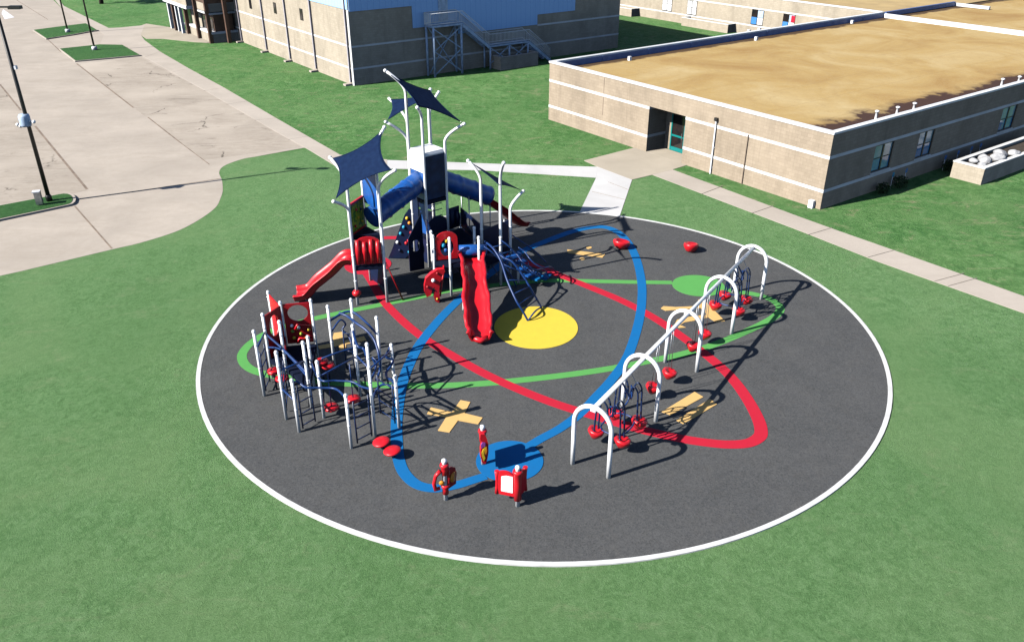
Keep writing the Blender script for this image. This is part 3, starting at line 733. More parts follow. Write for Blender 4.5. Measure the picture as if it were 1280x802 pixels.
for s, wd, m_ in ((8.7, .35, 'coping'), (10.4, .28, 'coping'), (11.3, .4, 'brown'), (13.2, .35, 'coping')):
    b = MB(); ent((es+s, es+s+wd), (0, 3.25), (eo+.4, eo+.4+wd), b); b.build('column', M[m_], big)
b = MB(); ent((es+8.2, es+13.6), (.9, 1.1), (eo+.1, eo+.3), b); b.build('handrail', M['coping'], big)
b = MB(); ent((es+8.3, es+13.8), (.02, 3.2), (.0, eo-1.2), b); b.build('entrance_glass', M['darkglass'], big)
b = MB(); b.prism(gp([(166,36),(183,30),(300,48),(262,54),(243,53),(205,49),(183,49),(176,44)]), 0, .03); b.build('entrance_path', M['plaza'], big)

# ---- outside staircase
stO = bigC; st = thing('fire_stair', 'white steel outdoor staircase with two landings against the blue-panelled gymnasium wall', 'staircase', bigC + U*12)
sb = lambda mb, a, off, z: mb.obox(bigC, U, -V, a, off, z[0], z[1])
b = MB(); sb(b, (7.5, 10.95), (.1, 1.3), (4.42, 4.58)); b.build('platform', M['steel'], st)
b = MB(); sb(b, (14.0, 18.8), (.1, 1.3), (2.06, 2.2)); b.build('landing', M['steel'], st)
P_ = lambda s, o, z: bigC + U*s - V*o + Vector((0,0,z))
def flight(s0, z0, s1, z1):
    for o in (.12, 1.28):
        MB().bar(P_(s0, o, z0-.1), P_(s1, o, z1-.1), .06, .28).build('stringer', M['steel'], st)
    n = int(abs(z0-z1)/.19); b = MB()
    for k in range(1, n):
        t = k/n; sb(b, (s0+(s1-s0)*t-.14, s0+(s1-s0)*t+.14), (.16, 1.24), (z0+(z1-z0)*t-.03, z0+(z1-z0)*t)); 
    b.build('stair_treads', M['steel'], st)
flight(10.95, 4.5, 14.0, 2.15); flight(18.8, 2.15, 21.6, .05)
path = [(7.5, 4.55), (10.95, 4.55), (14.0, 2.18), (18.8, 2.18), (21.6, .08)]
for o in (.12, 1.28):
    b = MB()
    for dz in (1.1, .15): b.tube([P_(s, o, z+dz) for s, z in path], .03, 6)
    for (s0, z0), (s1, z1) in zip(path, path[1:]):
        n = max(2, int(math.hypot(s1-s0, z1-z0)/.16))
        for k in range(n):
            t = k/n; s = s0+(s1-s0)*t; z = z0+(z1-z0)*t
            b.bar(P_(s, o, z+.15), P_(s, o, z+1.1), .022, .022)
    b.build('railing', M['white'], st)
b = MB(); b.tube([P_(7.5, .12, 5.65), P_(7.5, 1.28, 5.65)], .03, 6)
for k in range(9): b.bar(P_(7.5, .12+k*.145, 4.6), P_(7.5, .12+k*.145, 5.65), .035, .035)
b.build('railing', M['white'], st)
for s, o, z in ((7.6, .2, 4.42), (7.75, 1.2, 4.42), (10.8, 1.2, 4.42), (10.8, .2, 4.42), (14.1, 1.2, 2.06), (14.1, .2, 2.06), (16.4, 1.2, 2.06), (18.7, 1.2, 2.06), (18.7, .2, 2.06)):
    b = MB(); b.tube([P_(s, o, 0), P_(s, o, z)], .11 if z > 3 else .09, 8); b.build('leg', M['steel'], st)
for s0, s1, z0, z1, o in ((7.8, 10.8, .2, 2.3, 1.2), (7.8, 10.8, 2.3, 4.3, 1.2), (14.1, 16.4, .5, 2.0, 1.2), (16.4, 18.7, .5, 2.0, 1.2), (7.8, 10.8, .2, 4.3, .2)):
    b = MB(); b.bar(P_(s0, o, z0), P_(s1, o, z1), .05, .08); b.bar(P_(s0, o+.05, z1), P_(s1, o+.05, z0), .05, .08); b.build('cross_brace', M['steel'], st)
sp = G(626, 88.5); planter('brick_planter', 'dark brick planter under the lower landing of the outdoor staircase', sp, U, V, 1.2, (0, 4.6), (0, 1.7))

# ================================================================ LIGHT POLES, TREE
def light_pole(base, label, h=11, r=.10, box=False, grp='black light poles of the parking lot', base_m='coping'):
    t = thing('light_pole', label, 'light pole', base, grp); x, y = base[0], base[1]; z = base[2]
    MB().tube([(x, y, z), (x, y, z+h)], [r, r*.7], 10).build('pole', M['blackpole'], t)
    q_ = .28 if base_m == 'coping' else .17
    MB().lathe([(.0,z),(q_,z),(q_,z+.30),(q_*.8,z+.36),(0,z+.36)], (x, y, 0), 12).build('base', M['coping'] if base_m == 'coping' else M['blackpole'], t)
    ar = MB().bar((x-.9, y, z+h-.1), (x+.9, y, z+h-.1), .08, .08).build('arm', M['blackpole'], t)
    for sg in (-1, 1):
        MB().box((x+sg*1.0, y, z+h-.12), (.6, .35, .16)).build('lamp_head', M['blackpole'], t)
    return t
pb = G(62, 251, .14); t = light_pole((pb.x, pb.y, .145), 'near black light pole with a white camera box, standing in the left grass strip', 10.6, .12, base_m='b')
MB().lathe([(0,4.5),(.27,4.5),(.30,4.6),(.30,5.05),(.26,5.15),(0,5.15)], (pb.x-.05, pb.y-.12, 0), 8).build('equipment_box', M['steel'], t)
for dx, dz in ((-.42, 4.62), (.42, 4.78), (-.30, 4.55)):
    b = MB(); b.tube([(pb.x-.05, pb.y-.15, dz), (pb.x+dx, pb.y-.2, dz)], .035, 6); b.ball((pb.x+dx*1.1, pb.y-.2, dz-.02), .10); b.build('camera', M['white'], t)
MB().box((pb.x+.1, pb.y+.05, 7.6), (.2, .2, .18)).build('junction_collar', M['white'], t)
p = G(73.5/1.0*1, 62.8); 
p = G(118.5, 62.5, .14); light_pole((p.x, p.y, .145), 'far black light pole with white base in the nearer grass island')
p = G(85, 40.5, .14); light_pole((p.x, p.y, .145), 'farthest black light pole with white base in the rear grass island')
p = G(50.5, 256, .14); t = thing('utility_cabinet', 'small grey utility cabinet beside the near black light pole', 'cabinet', (p.x, p.y, .145))
MB().box((p.x, p.y, .145+.42), (.34, .30, .74), .3).build('body', M['chain'], t)
MB().box((p.x-.02, p.y-.02, .145+.80), (.40, .36, .05), .3).build('lid', M['coping'], t)
# tree at the far corner: the trunk and its shade show at the top edge
def tree(x, y, label, h=8, r=3.2, seed=1):
    t = thing('oak_tree', label, 'tree', (x, y, 0)); rr = random.Random(seed)
    b = MB(); b.tube([(x, y, 0), (x+.1, y, 1.2), (x-.1, y+.1, 2.6), (x, y, 4)], [.34, .26, .22, .18], 10)
    for k in range(7):
        a_ = k*.9+rr.random(); b.tube([(x, y, 2.4+k*.2), (x+math.cos(a_)*1.0, y+math.sin(a_)*1.0, 3.6+k*.25), (x+math.cos(a_)*2.0, y+math.sin(a_)*2.0, 4.8+k*.3)], [.11, .07, .03], 7)
    b.build('trunk', M['bark'], t)
    c = MB()
    for k in range(26):
        a_ = rr.uniform(0, 6.28); q = rr.uniform(.2, 1)*r
        leafball(c, (x+math.cos(a_)*q, y+math.sin(a_)*q, 5.2+rr.uniform(-1.3, 2.2)), rr.uniform(.7, 1.25), 230, .16, rr)
    c.build('crown', M['leaf'], t, normals=False)
p = G(127, 5); tree(p.x, p.y, 'dark trunk and shade of a tree at the top left edge of the lawn', seed=4)

# ================================================================ PLAYGROUND
PZ = .040
def post(par, x, y, h, r=.058, m='white', cap=True):
    b = MB(); b.tube([(x, y, PZ), (x, y, h)], r, 14)
    b.lathe([(r*1.25, h-.05), (r*1.25, h), (r*.9, h+.05), (0, h+.075)], (x, y, 0), 14)
    for z in (h*.45, h*.8): b.lathe([(r*1.01, z-.03), (r*1.12, z-.025), (r*1.12, z+.025), (r*1.01, z+.03)], (x, y, 0), 14)
    return b.build('post', M[m], par)
def bent_post(par, base, cen, px, bend, r=.066):
    base = Vector((base[0], base[1], 0)); d = base - Vector((cen[0], cen[1], 0)); d.z = 0; d.normalize()
    tp = W(px[0], px[1], base, d)
    if (tp-base).xy.length > 1.3 or (tp-base).dot(d) < 0.3 or tp.z < 3: tp = base + d*.8 + Vector((0,0,bend+1.1))
    tp.z = max(tp.z, bend+.35)
    z1 = min(bend, tp.z-.5)
    P0 = base+Vector((0,0,z1)); hz = (tp-P0); 
    c1 = P0+Vector((0,0,.42*(tp.z-z1)))
    pts = [base+Vector((0,0,PZ)), base+Vector((0,0,z1*.5)), P0]
    for k in range(1, 9):
        t = k/8; a_ = P0.lerp(c1, t); b_ = c1.lerp(tp, t); pts.append(a_.lerp(b_, t))
    b = MB(); b.tube(pts, [r]*(len(pts)-1)+[r*.9], 14); b.ball(tp, r*1.25)
    for z in (1.2, 2.4): b.lathe([(r*1.01, z-.04), (r*1.14, z-.035), (r*1.14, z+.035), (r*1.01, z+.04)], base, 14)
    b.build('post', M['white'], par)
    return tp
def sail4(par, A, B_, C_, D_, k=.24, n=18, cen=None):
    """fabric sail with concave edges between four corners"""
    q = [Vector(a_) for a_ in (A, B_, C_, D_)]; c = sum(q, Vector())/4
    q = [p+(c-p)*.10 for p in q]; b = MB(); top = []; bot = []
    for i in range(n+1):
        r1, r2 = [], []
        for j in range(n+1):
            s, t = i/n, j/n
            s2 = .5+(s-.5)*(1-k*4*t*(1-t)); t2 = .5+(t-.5)*(1-k*4*s*(1-s))
            p = (q[0]*(1-s2)+q[1]*s2)*(1-t2) + (q[3]*(1-s2)+q[2]*s2)*t2
            r1.append(b.bm.verts.new(p+Vector((0,0,.008)))); r2.append(b.bm.verts.new(p-Vector((0,0,.008))))
        top.append(r1); bot.append(r2)
    for i in range(n):
        for j in range(n):
            b.face([top[i][j], top[i+1][j], top[i+1][j+1], top[i][j+1]], True); b.face([bot[i][j], bot[i][j+1], bot[i+1][j+1], bot[i+1][j]], True)
    rim = [(i, 0) for i in range(n)] + [(n, j) for j in range(n)] + [(i, n) for i in range(n, 0, -1)] + [(0, j) for j in range(n, 0, -1)]
    for (i, j), (i2, j2) in zip(rim, rim[1:]+rim[:1]): b.face([top[i][j], bot[i][j], bot[i2][j2], top[i2][j2]])
    s = b.build('shade_sail', M['sail'], par, normals=True)
    h = MB()
    for p, p0 in zip(q, (A, B_, C_, D_)): h.tube([p, p0], .014, 6)
    h.build('cable', M['chain'], s)
    e = MB()
    pts = []
    for (i, j) in rim+rim[:1]:
        s_, t = i/n, j/n; s2 = .5+(s_-.5)*(1-k*4*t*(1-t)); t2 = .5+(t-.5)*(1-k*4*s_*(1-s_))
        pts.append((q[0]*(1-s2)+q[1]*s2)*(1-t2) + (q[3]*(1-s2)+q[2]*s2)*t2)
    e.tube(pts, .022, 6); e.build('hem', M['sail'], s)
def sail3(par, A, B_, C_, k=.28, n=16):
    q = [Vector(a_) for a_ in (A, B_, C_)]; c = sum(q, Vector())/3; q = [p+(c-p)*.10 for p in q]
    b = MB(); tb = []
    for dz in (.008, -.008):
        g_ = {}
        for i in range(n+1):
            for j in range(n+1-i):
                u, v_ = i/n, j/n; w_ = 1-u-v_
                p = q[0]*u+q[1]*v_+q[2]*w_
                pull = k*(4*u*v_*(1-w_)**2+4*v_*w_*(1-u)**2+4*u*w_*(1-v_)**2)*(1-27*u*v_*w_*.6)
                g_[i, j] = b.bm.verts.new(p+(c-p)*pull+Vector((0,0,dz)))
        tb.append(g_)
    for si, g_ in enumerate(tb):
        for i in range(n):
            for j in range(n-i):
                f = [g_[i,j], g_[i+1,j], g_[i,j+1]]; b.face(f if si else f[::-1], True)
                if j < n-i-1: f = [g_[i+1,j], g_[i+1,j+1], g_[i,j+1]]; b.face(f if si else f[::-1], True)
    rim = [(i, 0) for i in range(n)] + [(n-j, j) for j in range(n)] + [(0, n-j) for j in range(n)]
    for a_, d_ in zip(rim, rim[1:]+rim[:1]): b.face([tb[0][a_], tb[1][a_], tb[1][d_], tb[0][d_]])
    s = b.build('shade_sail', M['sail'], par, normals=True)
    h = MB()
    for p, p0 in zip(q, (A, B_, C_)): h.tube([p, p0], .014, 6)
    h.build('cable', M['chain'], s)

def deck(par, poly, z):
    b = MB(); b.prism(poly, z-.05, z)
    c = Vector((sum(p[0] for p in poly)/len(poly), sum(p[1] for p in poly)/len(poly), 0))
    d = b.build('deck', M['deckm'], par)
    r = MB()
    for p, q in zip(poly, poly[1:]+poly[:1]): r.bar((p[0], p[1], z-.10), (q[0], q[1], z-.10), .05, .16)
    r.build('deck_rim', M['deckm'], d)
def xy(p): return (p[0], p[1])
def panel_between(par, A, B_, z0, z1, m, th=.05, name='panel', top=None, hole=None, inset=.08, dots=None, ribs=0):
    A, B_ = Vector((A[0], A[1], 0)), Vector((B_[0], B_[1], 0)); d = (B_-A); L = d.length; d.normalize()
    a0, a1 = inset, L-inset
    if top == 'arch': poly = [(a0, z0), (a1, z0), (a1, z1-.35)] + [(a0+(a1-a0)*(.5+.5*math.cos(t)), z1-.35+.35*math.sin(t)) for t in [math.pi*k/10 for k in range(1, 10)]] + [(a0, z1-.35)]
    elif top == 'wave': poly = [(a0, z0), (a1, z0)] + [(a1+(a0-a1)*k/16, z1+.06*math.sin(k*math.pi/4)) for k in range(17)]
    elif isinstance(top, tuple): poly = [(a0, z0), (a1, z0), (a1, top[1]), (a0, top[0])]
    else: poly = [(a0, z0), (a1, z0), (a1, z1), (a0, z1)]
    b = MB(); b.plate(A, d, Vector((0,0,1)), poly, th, hole); o = b.build(name, M[m], par)
    n = d.cross(Vector((0,0,1)))
    if ribs:
        for k in range(ribs):
            x_ = a0+(a1-a0)*(k+.5)/ribs; h = z1-.12-(.1 if k % 2 else 0)
            pr = MB(); pr.tube([A+d*x_+n*.02+Vector((0,0,z0+.06)), A+d*x_+n*.07+Vector((0,0,(z0+z1)/2)), A+d*x_+n*.02+Vector((0,0,h))], [(a1-a0)/ribs*.30, (a1-a0)/ribs*.42, (a1-a0)/ribs*.30], 10)
            pr.build('moulded_rib', M[m], o)
    if dots:
        for (fx, z, c_) in dots:
            pr = MB(); pr.ball(A+d*(L*fx)+n*.04+Vector((0,0,z)), .065, 1, 10); pr.build('climbing_hold', M[c_], o)
    return o

tower = thing('play_tower', 'large play tower with navy shade sails, blue tube slide and red slides', 'play structure', (-3.5, 35, 0))
a11 = Vector((1.26, .24, 0)); b11 = Vector((-.24, 1.26, 0))
P1 = Vector((-6.75, 32.15, 0)); P2 = P1+a11; P3 = P1+b11; P4 = P1+a11+b11; P5 = (P3+P4)/2 + b11.normalized()*1.11
cA = (P1+P4)/2
ta = [bent_post(tower, P1, cA, (417, 252), 4.35), bent_post(tower, P2, cA, (493.5, 213), 5.2), bent_post(tower, P4, cA, (480.5, 159), 6.3), bent_post(tower, P3, cA, (412.5, 197), 5.1)]
sail4(tower, *ta, k=.22)
post(tower, P5.x, P5.y, 6.0)
deck(tower, [xy(p) for p in (P1, P2, P4, P3)], 1.85)
deck(tower, [xy(p) for p in (P3, P4, P5)], 2.75)
# red ribbed entry panel and the red wave slide
panel_between(tower, P1, P2, 1.95, 3.2, 'red', name='red_panel', top='arch', ribs=4)
panel_between(tower, P2, P4, 1.95, 2.9, 'dred', name='red_panel', top='arch')
panel_between(tower, P3, P5, 2.85, 4.1, 'lime', name='game_panel', dots=[(.25, 3.1, 'red'), (.5, 3.4, 'yellow'), (.7, 3.7, 'navy'), (.4, 3.8, 'red'), (.75, 3.1, 'yellow')])
fr = MB(); d_ = (P5-P3).normalized()
fr.bar(P3+Vector((0,0,4.15)), P5+Vector((0,0,4.15)), .09, .10); fr.bar(P3+Vector((0,0,2.82)), P5+Vector((0,0,2.82)), .09, .08); fr.build('panel_frame', M['red'], tower)
panel_between(tower, P4, P5, 3.9, 5.6, 'blue', name='blue_panel')
panel_between(tower, P4, P5, .15, 2.7, 'navy', name='navy_panel', hole=(.6, 1.8, .25, .4))
b = MB(); b.tube([(P1.x-.02, P1.y-.10, .45), (P1.x-.02, P1.y-.10, .8)], .03, 8); b.ball((P1.x, P1.y-.02, .62), .2, .8); b.build('talk_ball', M['red'], tower)

def slide(par, pts, wdt, m, side=.22, wavy=0.0, th=.05, name='slide', prof='u'):
    """trough along pts (world points of the bed centre)"""
    pts = spline(pts, 8); n = len(pts); st = []
    for i, p in enumerate(pts):
        t = (pts[min(i+1,n-1)]-pts[max(i-1,0)]).normalized(); sd = Vector((t.y, -t.x, 0)).normalized(); up = sd.cross(t)
        if up.z < 0: up = -up
        wv = wavy*(math.sin(i*.55)*.6+.7*math.sin(i*.23+1)+.25*math.sin(i*1.3)); w_ = wdt/2+wv; hs = side+wavy*(.9*math.sin(i*.4+1.2)+.4*math.sin(i*1.1))
        inner = [(-w_, hs), (-w_*.96, hs*.45), (-w_*.82, .03), (-w_*.4, -.015), (0, -.02+wavy*.3*math.sin(i*.9)), (w_*.4, -.015), (w_*.82, .03), (w_*.96, hs*.45), (w_, hs)]
        outer = [(x_*1.0+(th if x_ > 0 else -th if x_ < 0 else 0)*(1 if abs(x_) > w_*.9 else .4), y_-(th if abs(x_) < w_*.9 else 0)) for x_, y_ in inner][::-1]
        lip = [(w_+th*2.2, hs-.01), (w_+th*2.2, hs-.06)]; lipL = [(-w_-th*2.2, hs-.06), (-w_-th*2.2, hs-.01)]
        ring = inner+lip+outer+lipL
        st.append([p+sd*x_+up*y_ for x_, y_ in ring])
    return MB().sweep(st).build(name, M[m], par)
s0 = (P1+P3)/2 + Vector((-.1, -.02, 1.87))
e_ = G(372, 371, .22)
dirn = (Vector((e_.x, e_.y, 0))-Vector((s0.x, s0.y, 0)))
pp = lambda f, z: Vector((s0.x, s0.y, 0))+dirn*f+Vector((0,0,z))
sl = slide(tower, [pp(0, 1.87), pp(.12, 1.85), pp(.3, 1.42), pp(.47, 1.08), pp(.62, .78), pp(.78, .36), pp(.9, .25), pp(1.03, .22)], .86, 'red', side=.31, th=.07)
b = MB(); q = pp(.85, 0); b.tube([(q.x, q.y, PZ), (q.x, q.y, .26)], .05, 8); b.build('slide_leg', M['white'], tower)
panel_between(tower, P1+Vector((-.05,0,0)), P3+Vector((-.05,0,0)), 2.2, 3.35, 'red', name='slide_hood', top='arch', hole=(.64, 2.45, .3, .42))

b = MB(); q = G(504, 376); b.tube([P2+Vector((.06,.0,1.95)), (q.x, q.y, PZ)], .035, 8); b.build('slanted_pole', M['dred'], tower)
q = G(463, 343); post(tower, q.x, q.y, 1.0)
# central tower
T1 = Vector((-4.73, 37.03, 0)); eT = Vector((.76, -.91, 0)); fT = Vector((.91, .76, 0))
T4, T5, T6 = T1+eT, T1+fT, T1+eT+fT; cT = (T1+T6)/2
tt = [bent_post(tower, T1, cT, (481.5, 88.5), 8.1), bent_post(tower, T4, cT, (521.6, 134.6), 7.15), bent_post(tower, T6, cT, (580, 155), 5.9), bent_post(tower, T5, cT, (538, 112), 7.2)]
sail4(tower, *tt, k=.20)
deck(tower, [xy(p) for p in (T1, T4, T6, T5)], 3.35)
deck(tower, [xy(p) for p in (T1, T4, T6, T5)], 1.6)
# roofed cabin: white cap, blue and navy walls
b = MB(); cap = [T1, T4, T6, T5]; cc = cT
def ring(off, z): return [Vector((cc.x+(p.x-cc.x)*off, cc.y+(p.y-cc.y)*off, z)) for p in cap]
def shell(mb, r1, r2):
    for i in range(4): mb.face([mb.bm.verts.new(q) for q in (r1[i], r1[(i+1)%4], r2[(i+1)%4], r2[i])])
r0, r1, r2, r3 = ring(1.0, 5.42), ring(1.03, 5.50), ring(.93, 5.62), ring(.9, 5.40)
shell(b, r0, r1); shell(b, r1, r2); shell(b, r3, r0); b.face([b.bm.verts.new(q) for q in r2]); b.face([b.bm.verts.new(q) for q in r3][::-1])
bmesh.ops.remove_doubles(b.bm, verts=b.bm.verts[:], dist=.001)
cabin_roof = b.build('cabin_roof', M['white'], tower)
panel_between(tower, T1, T4, 4.68, 5.44, 'white', name='cabin_wall'); panel_between(tower, T1, T4, 3.4, 4.66, 'blue', name='cabin_wall')
panel_between(tower, T4, T6, 3.4, 5.44, 'navygloss', name='cabin_wall'); panel_between(tower, T5, T6, 4.5, 5.44, 'navy', name='cabin_wall')
panel_between(tower, T1, T5, 3.4, 5.44, 'navy', name='cabin_wall')
# blue crawl tube between the towers
def big_tube(par, p, q, r, m, rings=6, sag=0.0, name='crawl_tube'):
    pts = []; rs = []
    p, q = V3(p), V3(q); N = rings*8
    for i in range(N+1):
        t = i/N; ph = (t*rings) % 1
        pts.append(p.lerp(q, t)+Vector((0,0,-sag*4*t*(1-t)))); rs.append(r*(1.10 if (ph < .12 or ph > .88) else 1.0 + .03*math.sin(ph*math.pi)))
    return MB().tube(pts, rs, 24).build(name, M[m], par)
mA = (P4+P5)/2; mT = (T1+T4)/2
tA = W(473, 262, mA, (mT-mA).normalized()); tB = W(526, 229, mT, (mT-mA).normalized())
big_tube(tower, (mA.x, mA.y, 3.35), (mT.x+.05, mT.y+.05, 4.15), .47, 'blue', 4)
# tube slide to the rear right with an open red run-out
mS = (T5+T6)/2; fd = fT.normalized()
big_tube(tower, (mS.x, mS.y, 4.05), (mS.x+fd.x*2.9, mS.y+fd.y*2.9, 2.55), .45, 'blue', 3, name='tube_slide')
k_ = lambda s, z: Vector((mS.x+fd.x*s, mS.y+fd.y*s, z))
slide(tower, [k_(2.7, 2.28), k_(3.1, 2.0), k_(3.8, 1.45), k_(4.4, .92), k_(4.9, .52), k_(5.3, .40)], .72, 'dred', side=.26, name='slide_chute')
for s, z in ((1.5, 3.0), (2.8, 2.2), (4.2, .9)):
    n_ = Vector((-fd.y, fd.x, 0))*.3
    for sg in (-1, 1):
        b = MB(); b.tube([k_(s, PZ)+n_*sg, k_(s, z)+n_*sg], .03, 8); b.build('slide_leg', M['chain'], tower)
# lower walls and climbers of the central tower
panel_between(tower, T1+eT*.55, T4, 1.7, 3.3, 'blue', name='blue_panel'); panel_between(tower, T1, T1+eT*.5, 1.7, 3.3, 'navy', name='navy_panel')
panel_between(tower, T4, T6, 1.7, 2.5, 'navy', name='navy_panel', top='arch'); panel_between(tower, T1, T4, .2, 1.55, 'navy', name='navy_panel', hole=(.58, .9, .3, .35))
b = MB()
for z in (1.9, 2.2, 2.5, 2.8, 3.1): b.tube([T4+fT*.25+Vector((0,0,z)), T4+fT*.75+Vector((0,0,z))], .022, 6)
b.build('ladder', M['bluepipe'], tower)
# navy slanted climbing wall
O_ = G(503, 324); d_ = Vector((1, -.1, 0)).normalized()
out = [(486,326),(490,312),(498,290),(506,268),(511,261),(517,264),(518,285),(522,306),(507,322)]
pl = [W(x, y, O_, d_) for x, y in out]; b = MB(); b.plate(O_, d_, Vector((0,0,1)), [((p-O_).dot(d_), max(p.z, .06)) for p in pl], .12); cw = b.build('climbing_wall', M['navy'], tower)
for (x, y, c_) in ((505,283,'cyan'),(501,291,'cyan'),(509,272,'yellow'),(512,278,'orange'),(511,300,'red'),(508,303,'red'),(512,314,'cyan'),(513,309,'cyan'),(497,302,'white'),(500,312,'navy'),(514,290,'dred')):
    p = W(x, y, O_, d_); MB().ball(p+Vector((0,-.08,0)), .085, 1, 10).build('climbing_hold', M[c_], cw)
# second rear triangular tower and its small sail
B1, B2, B3 = Vector((-4.98, 38.75, 0)), Vector((-5.12, 40.05, 0)), Vector((-3.95, 39.45, 0)); cB = (B1+B2+B3)/3
t1 = W(482, 152.5, B1, Vector((-.93, -.36, 0))); t2 = W(486.5, 123.5, B2, Vector((-.8, .6, 0)))
def simple_bent(par, base, tp, bend):
    P0 = base+Vector((0,0,bend)); c1 = P0+Vector((0,0,.42*(tp.z-bend)))
    pts = [base+Vector((0,0,PZ)), base+Vector((0,0,bend*.5)), P0]+[P0.lerp(c1, k/8).lerp(c1.lerp(tp, k/8), k/8) for k in range(1, 9)]
    b = MB(); b.tube(pts, .066, 14); b.ball(tp, .08); b.build('post', M['white'], par)
simple_bent(tower, B1, t1, t1.z-1.05); simple_bent(tower, B2, t2, t2.z-1.0)
t3 = B3+Vector((.45, .35, 7.5)); simple_bent(tower, B3, t3, 6.5)
sail3(tower, t1, t2, t3, k=.2)
deck(tower, [xy(p) for p in (B1, B2, B3)], 1.6)
panel_between(tower, B2, B3, 1.7, 2.7, 'navy', name='navy_panel')
panel_between(tower, B1, T1, .2, 1.5, 'navy', name='navy_panel')
panel_between(tower, B3, T5, 1.7, 2.6, 'navy', name='navy_panel', hole=(.9, 2.15, .4, .25))
deck(tower, [xy(p) for p in (B1, B3, T5, T1)], 1.6)

# triangular right tower
R6, R2, R3 = Vector((-1.39, 35.09, 0)), Vector((-.51, 34.14, 0)), Vector((-.08, 35.36, 0)); cR = (R6+R2+R3)/3
tr = [bent_post(tower, R6, cR, (585, 201), 4.7), bent_post(tower, R2, cR, (623, 214), 4.95), bent_post(tower, R3, cR, (654, 239), 3.25)]
tr2 = R2+Vector((-.05, -.42, 4.95))
sail3(tower, tr[0], tr2, tr[2], k=.2)
deck(tower, [xy(p) for p in (R6, R2, R3)], 1.45)
# front short-post bay
TS2 = Vector((-2.71, 33.03, 0)); TS1 = G(541, 295, 2.8); TS1.z = 0; R4 = Vector((-1.45, 33.27, 0)); R5 = Vector((-2.49, 37.42, 0))
S1 = TS1+Vector((-.2, 1.25, 0)); S2 = R4+Vector((-.25, 1.25, 0))
for p, h in ((TS2, 2.8), (TS1, 2.8), (R4, 2.75), (R5, 2.25), (S1, 2.5), (S2, 2.7)): post(tower, p.x, p.y, h)
deck(tower, [xy(p) for p in (TS1, TS2, S2-Vector((1.25, .24, 0)), S1)], 1.6)
deck(tower, [xy(p) for p in (TS2, R4, S2, S2-Vector((1.25, .24, 0)))], 1.6)
deck(tower, [xy(p) for p in (T4, S1, S2, R6, R5, T6)], 1.55)
deck(tower, [xy(p) for p in (R4, R2, R6, S2)], 1.45)
panel_between(tower, R6, R5, 1.65, 2.6, 'navy', name='navy_panel', hole=(1.3, 2.15, .55, .28)); panel_between(tower, T6, R5, 1.65, 2.7, 'navy', name='navy_panel', ribs=2)
panel_between(tower, R6, R3, 1.55, 2.75, 'navy', name='navy_panel', top=(2.35, 2.75)); panel_between(tower, T4, S1, 1.65, 2.5, 'blue', name='blue_panel')
panel_between(tower, R5+Vector((.1,.3,0)), R6+Vector((.35,.5,0)), .2, 1.4, 'navy', name='navy_panel')
panel_between(tower, S1, S2-Vector((1.25, .24, 0))+Vector((.3,0,0)), .3, 1.45, 'blue', name='blue_panel')
# red arched bubble panel
Pa = G(545, 325, 1.65); Pb = G(573, 322, 1.65)
Pa = Vector((Pa.x, Pa.y, 0)); Pb = Vector((Pb.x, Pb.y, 0)); L_ = (Pb-Pa).length
ap = panel_between(tower, Pa, Pb, 1.65, 2.95, 'red', name='red_arch_panel', top='arch', inset=.02, hole=(L_/2, 2.2, L_*.30, .42))
for s, z, c_ in ((.35, 2.3, 'cyan'), (.5, 2.5, 'yellow'), (.62, 2.25, 'purple'), (.45, 2.05, 'blue')):
    q = Pa.lerp(Pb, s); MB().ball((q.x, q.y+.05, z), .1, 1.2, 10).build('spinner', M[c_], ap)
panel_between(tower, Pa+Vector((0,.1,0)), Pb+Vector((0,.1,0)), .9, 1.6, 'navy', name='navy_panel', inset=.02)
# red fin climber on the front
O_ = Vector((G(549, 378).x, G(549, 378).y, 0)); d_ = Vector((1, .25, 0)).normalized()
def wplate(par, out, O_, d_, th, m, name, hole=None):
    pl = [W(x, y, O_, d_) for x, y in out]
    hp = None
    if hole:
        c = W(hole[0], hole[1], O_, d_); e1 = W(hole[0]+hole[2], hole[1], O_, d_); e2 = W(hole[0], hole[1]-hole[3], O_, d_)
        hp = ((c-O_).dot(d_), c.z, abs((e1-c).dot(d_)), abs(e2.z-c.z))
    b = MB(); b.plate(O_, d_, Vector((0,0,1)), [((p-O_).dot(d_), max(p.z, PZ)) for p in pl], th, hp); return b.build(name, M[m], par)
fin = wplate(tower, [(530,357),(532,347),(538,341),(546,336),(554.5,335),(556,338),(552,344),(549.5,352),(548.5,362),(549.5,372),(548,378),(543.5,375),(542,370),(543.5,363),(542.5,357),(540,360),(538,368),(533,370),(530.5,364)], O_, d_, .22, 'red', 'fin_climber')
for x, y, c_, r_ in ((541,349,'white',.09),(534,357,'dred',.07),(546,340,'dred',.06),(546,372,'yellow',.05)):
    p = W(x, y, O_, d_); MB().ball(p+Vector((.03,-.12,0)), r_, 1, 10).build('climbing_hold', M[c_], fin)
b = MB(); q0 = G(552, 345, 1.4); b.tube([(O_.x+.05, O_.y, .3), (O_.x+.2, O_.y+.4, 1.2), (TS2.x-.3, TS2.y+.2, 1.55)], .04, 8); b.build('climber_rail', M['red'], tower)
